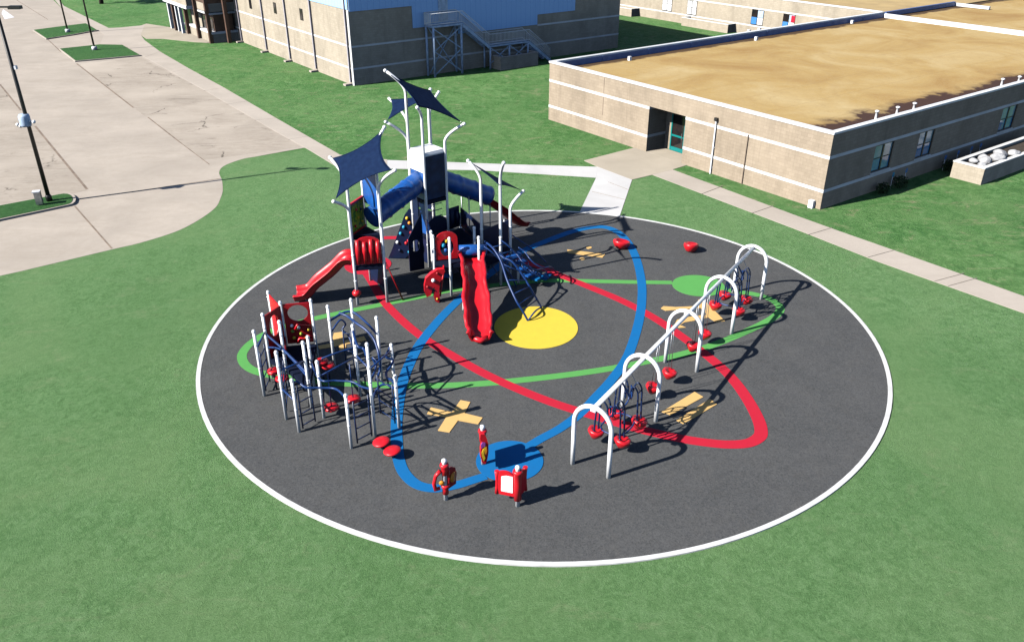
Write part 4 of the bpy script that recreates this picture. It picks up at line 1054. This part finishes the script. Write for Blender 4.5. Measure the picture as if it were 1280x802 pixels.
# front red rock slide with blue entry drum
t0 = G(590, 322, 1.72); t1_ = G(600, 424, .30); dv_ = Vector((t1_.x-t0.x, t1_.y-t0.y, 0))
pq = lambda f, z: Vector((t0.x, t0.y, 0))+dv_*f+Vector((0,0,z))
slide(tower, [pq(0, 1.72), pq(.1, 1.66), pq(.3, 1.34), pq(.5, 1.0), pq(.7, .64), pq(.88, .36), pq(1.0, .28)], .80, 'red', side=.33, wavy=.045, th=.07, name='front_slide')
b = MB(); b.tube([pq(.97, .30)+Vector((-.3,0,0)), pq(1.0, .24), pq(.97, .30)+Vector((.32,0,0))], .12, 12); b.build('slide_lip', M['red'], tower)
b = MB(); b.tube([pq(-.02, 2.02)+Vector((-.56, -.02, 0)), pq(-.02, 2.02)+Vector((.66, .12, 0))], .25, 18); b.build('slide_drum', M['blue'], tower)
b = MB(); q = G(579.5, 388); b.tube([(q.x, q.y, PZ), (q.x+.05, q.y+.1, .85)], .06, 10); b.build('slide_leg', M['white'], tower)
# arch ladder in front of the right tower
def rails(par, A, B_, m='bluepipe', r=.045):
    b = MB(); b.tube(spline(A, 6), r, 10); b.build('ladder_rail', M[m], par); b = MB(); b.tube(spline(B_, 6), r, 10); b.build('ladder_rail', M[m], par)
def wp(x, y, z): return G(x, y, z)
A_ = [wp(606,302,2.45), wp(616,310,2.4), wp(626,326,2.05), wp(634,350,1.5), wp(645,375,.9), wp(653,388,.5), wp(660,401,PZ)]
B2_ = [wp(628,322,2.1), wp(640,327,2.0), wp(652,342,1.5), wp(662,358,1.0), wp(670,372,.5), wp(676.5,384,PZ)]
rails(tower, A_, B2_)
for k, t_ in enumerate((.12, .25, .38, .5, .62, .74, .86)):
    i = int(t_*(len(A_)-1)*6); sa, sb_ = spline(A_, 6), spline(B2_, 6)
    b = MB(); b.tube([sa[int(t_*(len(sa)-1))], sb_[int(t_*(len(sb_)-1))]], .028, 8); b.build('ladder_rung', M['bluepipe'], tower)
b = MB(); b.tube(spline([wp(660,401,PZ), wp(664,395,.25), wp(670,388,.35), wp(676.5,384,PZ)], 6), .035, 8); b.build('ladder_foot', M['bluepipe'], tower)
for dx, dy in ((-9, 3), (10, -6)):
    b = MB(); b.tube(spline([wp(614+dx,305+dy,2.3), wp(624+dx,312+dy,2.1), wp(636+dx,324+dy,1.6), wp(646+dx,338+dy,1.0), wp(652+dx,350+dy,.4), wp(654+dx,356+dy,PZ)], 6), .035, 8); b.build('ladder_rail', M['bluepipe'], tower)
for k in range(4):
    b = MB(); b.tube([wp(612+k*8,310+k*9,2.05-k*.38), wp(634+k*8,304+k*9,2.15-k*.38)], .026, 8); b.build('ladder_rung', M['bluepipe'], tower)
b = MB()
for a_, c_ in (((R2, .4), (R3, 1.3)), ((R2, 1.3), (R3, .4)), ((R6, .4), (R2, 1.3)), ((R6, 1.3), (R2, .4))): b.tube([a_[0]+Vector((0,0,a_[1])), c_[0]+Vector((0,0,c_[1]))], .02, 6)
b.build('cross_net', M['bluepipe'], tower)
for k, (x, y, z) in enumerate(((645,318,1.5),(653,324,1.3),(660,332,1.1),(669,338,.85),(678,341,.6))):
    p = G(x, y, z); b = MB(); b.tube([Vector((p.x, p.y, z-.45))+Vector((.3*math.cos(q*math.pi/4+.6*k), .18*math.sin(q*math.pi/4+.6*k), .22*math.sin(q*math.pi/4)+.3)) for q in range(9)], .022, 6); b.build('step_hoop', M['bluepipe'], tower)
# curved step climber down to the right
steps = [(641,321,1.3),(649,327,1.12),(655,335,.95),(662,342,.72),(672,346.5,.50),(682,345.5,.28)]
for k, (x, y, z) in enumerate(steps):
    p = G(x, y, z); b = MB(); b.box((p.x, p.y, z), (.62, .34, .07), .5+k*.12); b.build('step_pad', M['p_blue' if k > 3 else 'blue'], tower)
rails(tower, [G(x-3, y-9, z+.5) for x, y, z in steps]+[G(688, 346, PZ)], [G(x+7, y-12, z+.65) for x, y, z in steps]+[G(694, 340, PZ)], r=.03)
for x, y, z in ((648,327,1.1),(671,352.5,0)):
    b = MB(); p = G(x, y, z); b.tube([(p.x, p.y, PZ), (p.x, p.y, .42 if z == 0 else 1.0)], .06, 10)
    b.build('step_leg', M['white'], tower)
panel_between(tower, TS1+Vector((-.1,1.0,0)), T4+Vector((.1,-.2,0)), .1, 1.4, 'navy', name='navy_panel', hole=(1.2,.8,.35,.3)); panel_between(tower, T4+Vector((-.15,-.15,0)), T4+Vector((-.95,-.55,0)), .06, 2.6, 'navy', name='climbing_wall', top=(2.9,1.7), hole=(.45,1.3,.2,.3))
# railing of the far ramp
b = MB(); pts = [R3+Vector((.05,.05,2.0)), R3+Vector((1.1,.1,1.2)), R3+Vector((1.7,.0,.6))]; b.tube(spline(pts, 5), .03, 8); b.build('handrail', M['bluepipe'], tower)

# ---- cluster climber on the left
clim = thing('post_climber', 'cluster climber of short white posts with blue bars and red panels at the left', 'play structure', (-6.6, 25, 0))
L = dict(L1=(317,414,2.7),L2=(328,393,2.7),L3=(335,365,2.7),L4=(350,378,2.7),L5=(388,375,2.7),L6=(349,402,2.7),L7=(345,440,2.72),L8=(364.6,475,2.1),L9=(378.5,428,2.7),L10=(384.5,421,2.1),L11=(396,452,2.3),L12=(409.5,383,2.7),
         L13=(438.5,374.5,2.7),L13b=(440.5,407,2.1),L15=(444,433,2.1),L14=(458.5,430,2.7),L16=(470.5,397,2.7),L17=(489,431,1.9),L18=(494,470,2.1),L19=(432,494,2.1),L20=(461,459,2.72))
Q = {}
for k, (x, y, h) in L.items():
    p = G(x, y, h); Q[k] = Vector((p.x, p.y, 0)); post(clim, p.x, p.y, h, .054)
zz = lambda k, z: Q[k]+Vector((0,0,z))
panel_between(clim, Q['L4'], Q['L5'], .95, 2.62, 'dred', name='red_panel', inset=.07, hole=((Q['L5']-Q['L4']).length*.53, 2.22, .37, .34),  # weak grazing light on this panel is put into the darker red
    dots=[(.28, 1.72, 'white'), (.28, 1.48, 'lime'), (.30, 1.2, 'yellow'), (.55, 1.35, 'lime'), (.82, 1.5, 'yellow'), (.66, 1.12, 'orange'), (.5, 1.62, 'white'), (.8, 1.2, 'red')])
panel_between(clim, Q['L2'], Q['L4'], .7, 2.6, 'dred', name='red_panel', inset=.05, hole=((Q['L4']-Q['L2']).length*.5, 2.0, .27, .42))  # turned from the sun: its shade is put into the darker red
panel_between(clim, Q['L3'], Q['L4'], .8, 2.6, 'red', name='red_panel', inset=.06, top=(2.62, 2.5), hole=((Q['L4']-Q['L3']).length*.6, 1.9, .2, .32))
for a_, b_, z in (('L4','L5',1.62),('L4','L5',1.02)):
    bb = MB(); bb.tube([zz(a_, z)+Vector((.45,-.08,0)), zz(a_, z)+(Q[b_]-Q[a_])*.5+Vector((0,-.12,.18)), zz(b_, z+.05)+Vector((-.1,-.08,0))], [.06,.05,.03], 8); bb.build('finger_grip', M['red'], clim)
panel_between(clim, Q['L6'], Q['L4'], .3, 1.3, 'dred', name='red_panel', inset=.1)
deck(clim, [xy(Q[k]) for k in ('L2', 'L6', 'L9', 'L5', 'L4')], .85)
def pipe3(par, pts, r=.036, m='bluepipe', name='blue_bar'):
    b = MB(); b.tube(spline(pts, 7), r, 10); return b.build(name, M[m], par)
pipe3(clim, [zz('L2', 1.95)+Vector((.05,-.1,0)), zz('L2', 1.8)+(Q['L9']-Q['L2'])*.4, zz('L9', 1.5)], .042)
pipe3(clim, [zz('L2', 1.35), zz('L6', 1.5), zz('L9', 1.35)])
pipe3(clim, [zz('L8', 2.0), wp(372,477,1.95), wp(383,484,1.85), wp(400,484.5,1.8), wp(420,486,1.8), zz('L19', 2.0)], .038)
pipe3(clim, [zz('L10', 1.1), wp(400,474,1.75), wp(420,475.5,1.75), wp(440,477,1.75), wp(452,483,1.75), zz('L20', 1.9)], .036)
pipe3(clim, [wp(424,391,2.55), wp(434,395,2.5), wp(446,404,2.45), wp(458,412.5,2.35), wp(468,425,2.1), wp(474,445,1.7), wp(475,462,1.1), wp(470,475,.9)], .045)
pipe3(clim, [zz('L12', 2.1), zz('L13', 2.2), zz('L16', 2.0)], .045)
pipe3(clim, [wp(402,448,1.5), wp(415,443,1.6), wp(430,438,1.6), wp(444,434,1.6)], .036)
pipe3(clim, [zz('L13b', 1.9), wp(447,432,1.7), wp(456,438,1.6), zz('L14', 1.55)], .05)
# snaking climbing poles
pipe3(clim, [zz('L17', 1.85), wp(486,437,1.7), wp(483,446,1.5), wp(491,450,1.35), wp(488,458,1.2), wp(483,465,1.1), wp(484,472,1.1), wp(490,475,1.3), zz('L18', 1.7)], .045)
pipe3(clim, [zz('L16', 1.2), wp(474,452,1.2), wp(466,447,1.3), wp(470,458,1.0), wp(466,470,.9), wp(461,478,.9)], .045)
pipe3(clim, [zz('L12', 1.6), wp(425,400,1.9), wp(432,405,1.7), wp(428,412,1.5), wp(436,420,1.3), zz('L13b', .9)], .035)
pipe3(clim, [zz('L20', 1.4), wp(470,488,1.0), wp(480,480,1.4), zz('L18', 1.6)], .04)
def ladder(par, A, B_, z0, z1, n=4):
    t = MB()
    for p in (A, B_): t.tube([Vector((p.x, p.y, z0)), Vector((p.x, p.y, z1))], .028, 8)
    for k in range(n): 
        z = z0+.12+(z1-z0-.3)*k/(n-1); t.tube([Vector((A.x, A.y, z)), Vector((B_.x, B_.y, z))], .022, 8)
    t.build('ladder', M['navypipe'], par)
def lad2(a_, b_, f0, f1, z0, z1, n=4): ladder(clim, Q[a_].lerp(Q[b_], f0), Q[a_].lerp(Q[b_], f1), z0, z1, n)
lad2('L19', 'L20', .25, .85, .12, 1.75); lad2('L18', 'L14', .15, .7, .12, 1.7); lad2('L8', 'L11', .15, .65, .1, 1.8); lad2('L7', 'L6', .2, .7, .12, 1.5); lad2('L1', 'L2', .2, .7, .1, 1.7)
lad2('L13b', 'L12', .1, .45, .1, 1.9, 3); lad2('L15', 'L13b', .2, .8, .1, 1.6, 3)
for x, y in ((414.5,509,),(441.5,498.5)):
    p = G(x, y, .35); s_ = MB(); s_.tube([(p.x, p.y, .36), (p.x, p.y, 1.8)], .02, 8); po = MB()
    po.lathe([(0,.26),(.2,.28),(.27,.34),(.24,.41),(.08,.43),(.0,.44)], (p.x, p.y, 0), 20); pd = po.build('step_pod', M['red'], clim); s_.build('pod_hanger', M['bluepipe'], pd)
for x, y, z in ((402,452,.9),(410,457,.75),(342.5,464,.8),(352.5,473,.7)):
    p = G(x, y, z); po = MB(); po.lathe([(0,z-.1),(.16,z-.08),(.25,z),(.22,z+.07),(.0,z+.10)], (p.x, p.y, 0), 20); pd = po.build('step_pod', M['red'], clim)
    s_ = MB(); s_.tube([(p.x, p.y, PZ), (p.x, p.y, z-.08)], .035, 8); s_.build('pod_stem', M['navy'], pd)
# overhead connecting bars
for a_, b_, z in (('L1','L2',2.0),('L7','L9',2.0),('L11','L15',1.7),('L15','L14',1.75),('L14','L17',1.7),('L8','L7',1.3)):
    bb = MB(); bb.tube([zz(a_, z), zz(b_, z)], .035, 8); bb.build('blue_bar', M['bluepipe'], clim)

# ---- arch and beam climber on the right
beam = thing('arch_climber', 'row of five white hoop arches under one long beam with hanging red seats', 'play structure', (6.4, 26.5, 0))
feet = [((715,580),(761,598)),((775,514),(822,526)),((831,452),(871,467)),((879,408),(912,418)),((919,366),(948,375))]
cen = []
for a_, b_ in feet:
    A_, B_ = G(*a_), G(*b_); cen.append((A_+B_)/2)
bd = (cen[4]-cen[0]); bd.z = 0; bd.normalize(); bn = Vector((bd.y, -bd.x, 0))
HW = .64
for c in cen:
    pts = []; zt = 1.72
    for sg in (1,):
        pts += [c-bn*HW+Vector((0,0,PZ)), c-bn*HW+Vector((0,0,1.0))]
        for k in range(0, 17):
            t = math.pi*k/16; pts.append(c-bn*HW*math.cos(t)+Vector((0,0,zt+.72*math.sin(t))))
        pts += [c+bn*HW+Vector((0,0,1.0)), c+bn*HW+Vector((0,0,PZ))]
    MB().tube(pts, .075, 14).build('arch', M['white'], beam)
b = MB(); b.tube([cen[0]+bd*.05+Vector((0,0,2.38)), cen[4]+Vector((0,0,2.38))], .075, 14); b.build('beam', M['white'], beam)
for c in cen:
    MB().box((c.x, c.y, 2.38), (.10, .17, .17), math.atan2(bd.y, bd.x)).build('clamp', M['white'], beam)
def seat_mesh(name='seat'):
    b = MB(); b.lathe([(0,-.22),(.09,-.21),(.19,-.10),(.27,.02),(.29,.10),(.25,.15),(.17,.13),(.08,.07),(0,.06)], (0,0,0), 8, Matrix.Rotation(.22, 4, 'Y'))
    return b
def hang_seat(px, py, z, cage=False, side=1):
    p = G(px, py, z); o = seat_mesh()
    for v_ in o.bm.verts: v_.co += p
    so = o.build('seat', M['red'], beam)
    ctr = cen[0]+bd*((p-cen[0]).dot(bd)); topz = Vector((ctr.x, ctr.y, 2.32))
    if cage:
        off = (p-ctr); off.z = 0; tp = ctr+off*.86+Vector((0,0,1.78))
        h = MB()
        for sg in (-1, 1):
            e = bd*sg*.15
            h.tube(spline([ctr+off*.16+e*.6+Vector((0,0,1.38)), ctr+off*.22+e*.7+Vector((0,0,1.72)), ctr+off*.50+e+Vector((0,0,1.92)), ctr+off*.84+e+Vector((0,0,1.74)), p-off*.08+e+Vector((0,0,.75)), p-off*.02+e+Vector((0,0,.06))], 7), .030, 8)
        for f_, z_ in ((.22, 1.6), (.84, 1.7)): h.tube([ctr+off*f_-bd*.15+Vector((0,0,z_)), ctr+off*f_+bd*.15+Vector((0,0,z_))], .022, 6)
        h.build('seat_frame', M['navypipe'], so)
        c_ = MB(); c_.tube([tp+Vector((0,0,-.05)), topz], .012, 6); c_.build('hanger', M['chain'], so)
    else:
        c_ = MB()
        for s_ in (-.18, .18): c_.tube([p+bd*s_+Vector((0,0,.05)), topz+bd*s_*.4], .012, 6)
        c_.build('hanger', M['chain'], so)
    return p
c1 = [hang_seat(*q, cage=True) for q in ((769,517,.55),(744.5,540.5,.5),(798.6,528,.5),(777.4,552,.5))]
c2 = [hang_seat(*q, cage=True) for q in ((906,369.5,.55),(894,382,.5),(933,375,.5),(923,389,.5))]
for q in ((836.5,467,.5),(816,485,.5),(880.5,418,.5),(866,433,.5)): hang_seat(*q)
for c in (c1, c2):
    order = [c[0], c[1], c[3], c[2]]; m_ = sum(c, Vector())/4
    pts = [m_+(p-m_)*.78+Vector((0,0,.14)) for p in order]
    b = MB(); b.tube(spline(pts, 6, closed=True)+[pts[0]], .028, 8); b.build('link_ring', M['bluepipe'], beam)
    ctr = cen[0]+bd*((m_-cen[0]).dot(bd))
    b = MB(); 
    for s_ in (-1, 1): b.tube(spline([ctr+bd*s_*.75+Vector((0,0,1.78)), ctr+bd*s_*.35+bn*.22+Vector((0,0,1.6)), ctr+bn*.28+Vector((0,0,1.85)), ctr+Vector((0,0,2.3))], 5), .026, 8)
    b.build('spreader', M['bluepipe'], beam)

# ---- free-standing pieces
def spin_cup(px, py, label, rz):
    p = G(px, py); t = thing('spinner_seat', label, 'spinner', (p.x, p.y, PZ), 'red spinner seats', rz)
    b = MB(); b.lathe([(0,.0),(.20,.01),(.30,.08),(.40,.22),(.45,.34),(.43,.42),(.35,.44),(.22,.34),(.1,.30),(0,.29)], (0,0,0), 9, Matrix.Rotation(.22, 4, 'Y'), 1.05, .85)
    o = b.build('seat', M['red']); o.parent = t
    b = MB(); b.lathe([(0,0),(.13,0),(.13,.02),(.06,.05),(.05,.16),(0,.16)], (0,0,0), 14); o = b.build('pivot', M['chain']); o.parent = t
    return t
t = spin_cup(775, 311.5, 'red spinner seat standing by the blue painted curve', .3)
dup(t, tuple(G(862.5, 315.5).xy)+(PZ,), 1.2, 'red spinner seat standing alone nearest the white kerb')
def step_disc(px, py, label, rz):
    p = G(px, py, .25); t = thing('step_disc', label, 'stepping pod', (p.x, p.y, PZ), 'red stepping pods by the post climber', rz)
    b = MB(); b.lathe([(0,.2),(.20,.2),(.27,.24),(.29,.28),(.26,.31),(.12,.33),(0,.335)], (0,0,0), 24, Matrix.Rotation(-.12, 4, 'Y')); o = b.build('tread', M['red']); o.parent = t
    b = MB(); b.lathe([(0,0),(.06,0),(.06,.2),(0,.2)], (0,0,0), 12); o = b.build('stem', M['navy']); o.parent = t
    return t
t = step_disc(478, 553.5, 'red stepping pod next to the post climber foot', .2)
dup(t, tuple(G(491.5, 565, .25).xy)+(PZ,), -.3, 'red stepping pod standing on the blue painted line')

# ---- three info / game posts at the front
def panel_post(px, py, h, label):
    p = G(px, py); t = thing('activity_post', label, 'activity panel', (p.x, p.y, PZ), 'red activity posts at the blue disc')
    b = MB(); b.lathe([(0,0),(.068,0),(.066,h-.06),(.072,h-.05),(.082,h),(.07,h+.05),(0,h+.085)], (p.x, p.y, PZ), 16); b.build('post', M['white'], t)
    return p, t
def sleeve(t, p, z0, z1, r=.10):
    b = MB(); b.lathe([(.07,z0),(r,z0),(r*.95,(z0+z1)/2),(r*1.05,z1-.12),(r*1.35,z1-.06),(r*1.2,z1),(.07,z1)], p, 16); b.build('sleeve', M['red'], t)
def wing_board(t, p, ang, w0, w1, z0, z1, th=.07, m='red', bulge=.10, curve=0.0, name='board'):
    """board that leaves the post along ang from w0 to w1, with bowed top and waisted side"""
    d = Vector((math.cos(ang), math.sin(ang), 0)); nn = Vector((-d.y, d.x, 0)); N = 8
    b = MB(); st = []
    for i in range(N+1):
        f = i/N; x_ = w0+(w1-w0)*f; zt = z1+bulge*math.sin(f*math.pi*.75+.3)-bulge*.5; zb = z0-.02+.10*f*0
        c = Vector((p.x, p.y, 0))+d*x_+nn*(curve*math.sin(f*math.pi))
        st.append([c+nn*th/2+Vector((0,0,zb)), c-nn*th/2+Vector((0,0,zb)), c-nn*th/2+Vector((0,0,zt)), c+nn*th/2+Vector((0,0,zt))])
    o = b.sweep(st, smooth=False).build(name, M[m], t)
    return o, d, nn
# white-faced panel (right)
p, t = panel_post(647, 633, 1.42, 'activity post with a red framed white board, rightmost of three')
sleeve(t, p, .28, 1.36, .115)
an = R(163); o, d, nn = wing_board(t, p, an, .08, .62, .40, 1.18, bulge=.14)
b = MB(); b.plate(Vector((p.x, p.y, 0))+nn*.042, d, Vector((0,0,1)), [(.14,.52),(.50,.52),(.49,1.06),(.34,1.12),(.14,1.12)], .012); b.build('white_face', M['white'], o)
b = MB(); b.tube([Vector((p.x, p.y, 0))+d*.64+Vector((0,0,z)) for z in (.38, .6, .8, 1.0, 1.2)], [.075, .05, .045, .05, .07], 10); b.build('board_edge', M['red'], o)
o, d, nn = wing_board(t, p, R(58), .07, .42, .40, 1.16, th=.08)
b = MB(); b.tube([Vector((p.x, p.y, 0))+d*.43+Vector((0,0,z)) for z in (.34, .6, .8, 1.0, 1.2)], [.07, .05, .045, .05, .075], 10); b.build('board_edge', M['red'], o)
# swirl-faced panel (behind), seen almost edge on
p, t = panel_post(604, 581, 1.44, 'activity post with narrow red board and orange swirl at the blue disc edge')
sleeve(t, p, .95, 1.38, .11)
d = Vector((.22, -.975, 0)); nn = Vector((.975, .22, 0)); nn2 = Vector((-.35, -.94, 0))
for ang, w1_ in ((R(-87.5), .36), (R(92.5), .48)):
    o, d, nn = wing_board(t, p, ang, -.05, w1_, .42, 1.02, th=.10, bulge=.16)
f0 = Vector((p.x, p.y, 0)) + Vector((.02, -.36, 0))
O_ = Vector((p.x-.06, p.y-.42, 0)); d_ = Vector((.97, .25, 0)).normalized()
def deco(par, outl, O_, d_, m, th=.03):
    pl = [W(x, y, O_, d_) for x, y in outl]; b = MB(); b.plate(O_, d_, Vector((0,0,1)), [((q-O_).dot(d_), q.z) for q in pl], th); return b.build('graphic', M[m], par)
shell_ = wplate(t, [(599.5,546),(600,541),(605,540.5),(607.5,545),(609.8,553),(610,563),(608.5,572),(606,577.5),(602.5,577),(600.5,570),(600.2,560),(601.8,552)], O_, d_, .16, 'red', 'board')
deco(shell_, [(601,556),(603,552.5),(606.5,553),(606.5,557),(604,558.5),(601.5,560)], O_-Vector((-.02,.095,0)), d_, 'purple')
deco(shell_, [(606.5,557.5),(608,560),(605.5,564),(605,567.5),(606.5,572),(604.5,576),(602.8,571),(602.2,566),(603.5,562)], O_-Vector((-.02,.095,0)), d_, 'yellow')
deco(shell_, [(608.2,558),(608.8,563),(607.2,568),(606.2,566),(607,561)], O_-Vector((-.02,.10,0)), d_, 'orange')
# orange-disc panel (left)
p, t = panel_post(557.5, 625, 1.44, 'activity post with dark red wings and an orange disc, leftmost of three')
sleeve(t, p, .28, .62, .10); sleeve(t, p, 1.0, 1.38, .105)
O_ = Vector((p.x, p.y+.02, 0)); d_ = Vector((1, 0, 0))
wplate(t, [(553.5,613),(553.3,600),(552.8,590),(554,584),(561,584),(562.5,592),(561.5,602),(560.5,614)], O_, d_, .1, 'dred', 'board')
b = MB(); q_ = Vector((p.x, p.y, 0)); dl = Vector((-.88, -.30, 0)).normalized()
b.tube([q_+dl*.12+Vector((0,0,1.15)), q_+dl*.27+Vector((0,0,1.0)), q_+dl*.34+Vector((0,0,.72)), q_+dl*.30+Vector((0,0,.5)), q_+dl*.16+Vector((0,0,.52))], [.07,.06,.055,.07,.06], 10); b.build('handle_wing', M['red'], t)
wb, d, nn = wing_board(t, p, R(48), .05, .42, .42, 1.0, th=.06, m='dred', bulge=.2)
c_ = q_+Vector((math.cos(R(48))*.33, math.sin(R(48))*.33, .72)); 
b = MB(); b.lathe([(0,-.05),(.17,-.05),(.19,0),(.17,.05),(0,.05)], c_, 20, Matrix.Rotation(R(68), 4, 'Z') @ Matrix.Rotation(math.pi/2, 4, 'X')); b.build('orange_disc', M['orange'], t)
b = MB(); b.lathe([(0,-.03),(.07,-.03),(.08,0),(.07,.03),(0,.03)], q_+Vector((-.10,-.09,.74)), 16, Matrix.Rotation(math.pi/2, 4, 'X')); b.build('dial', M['orange'], t)
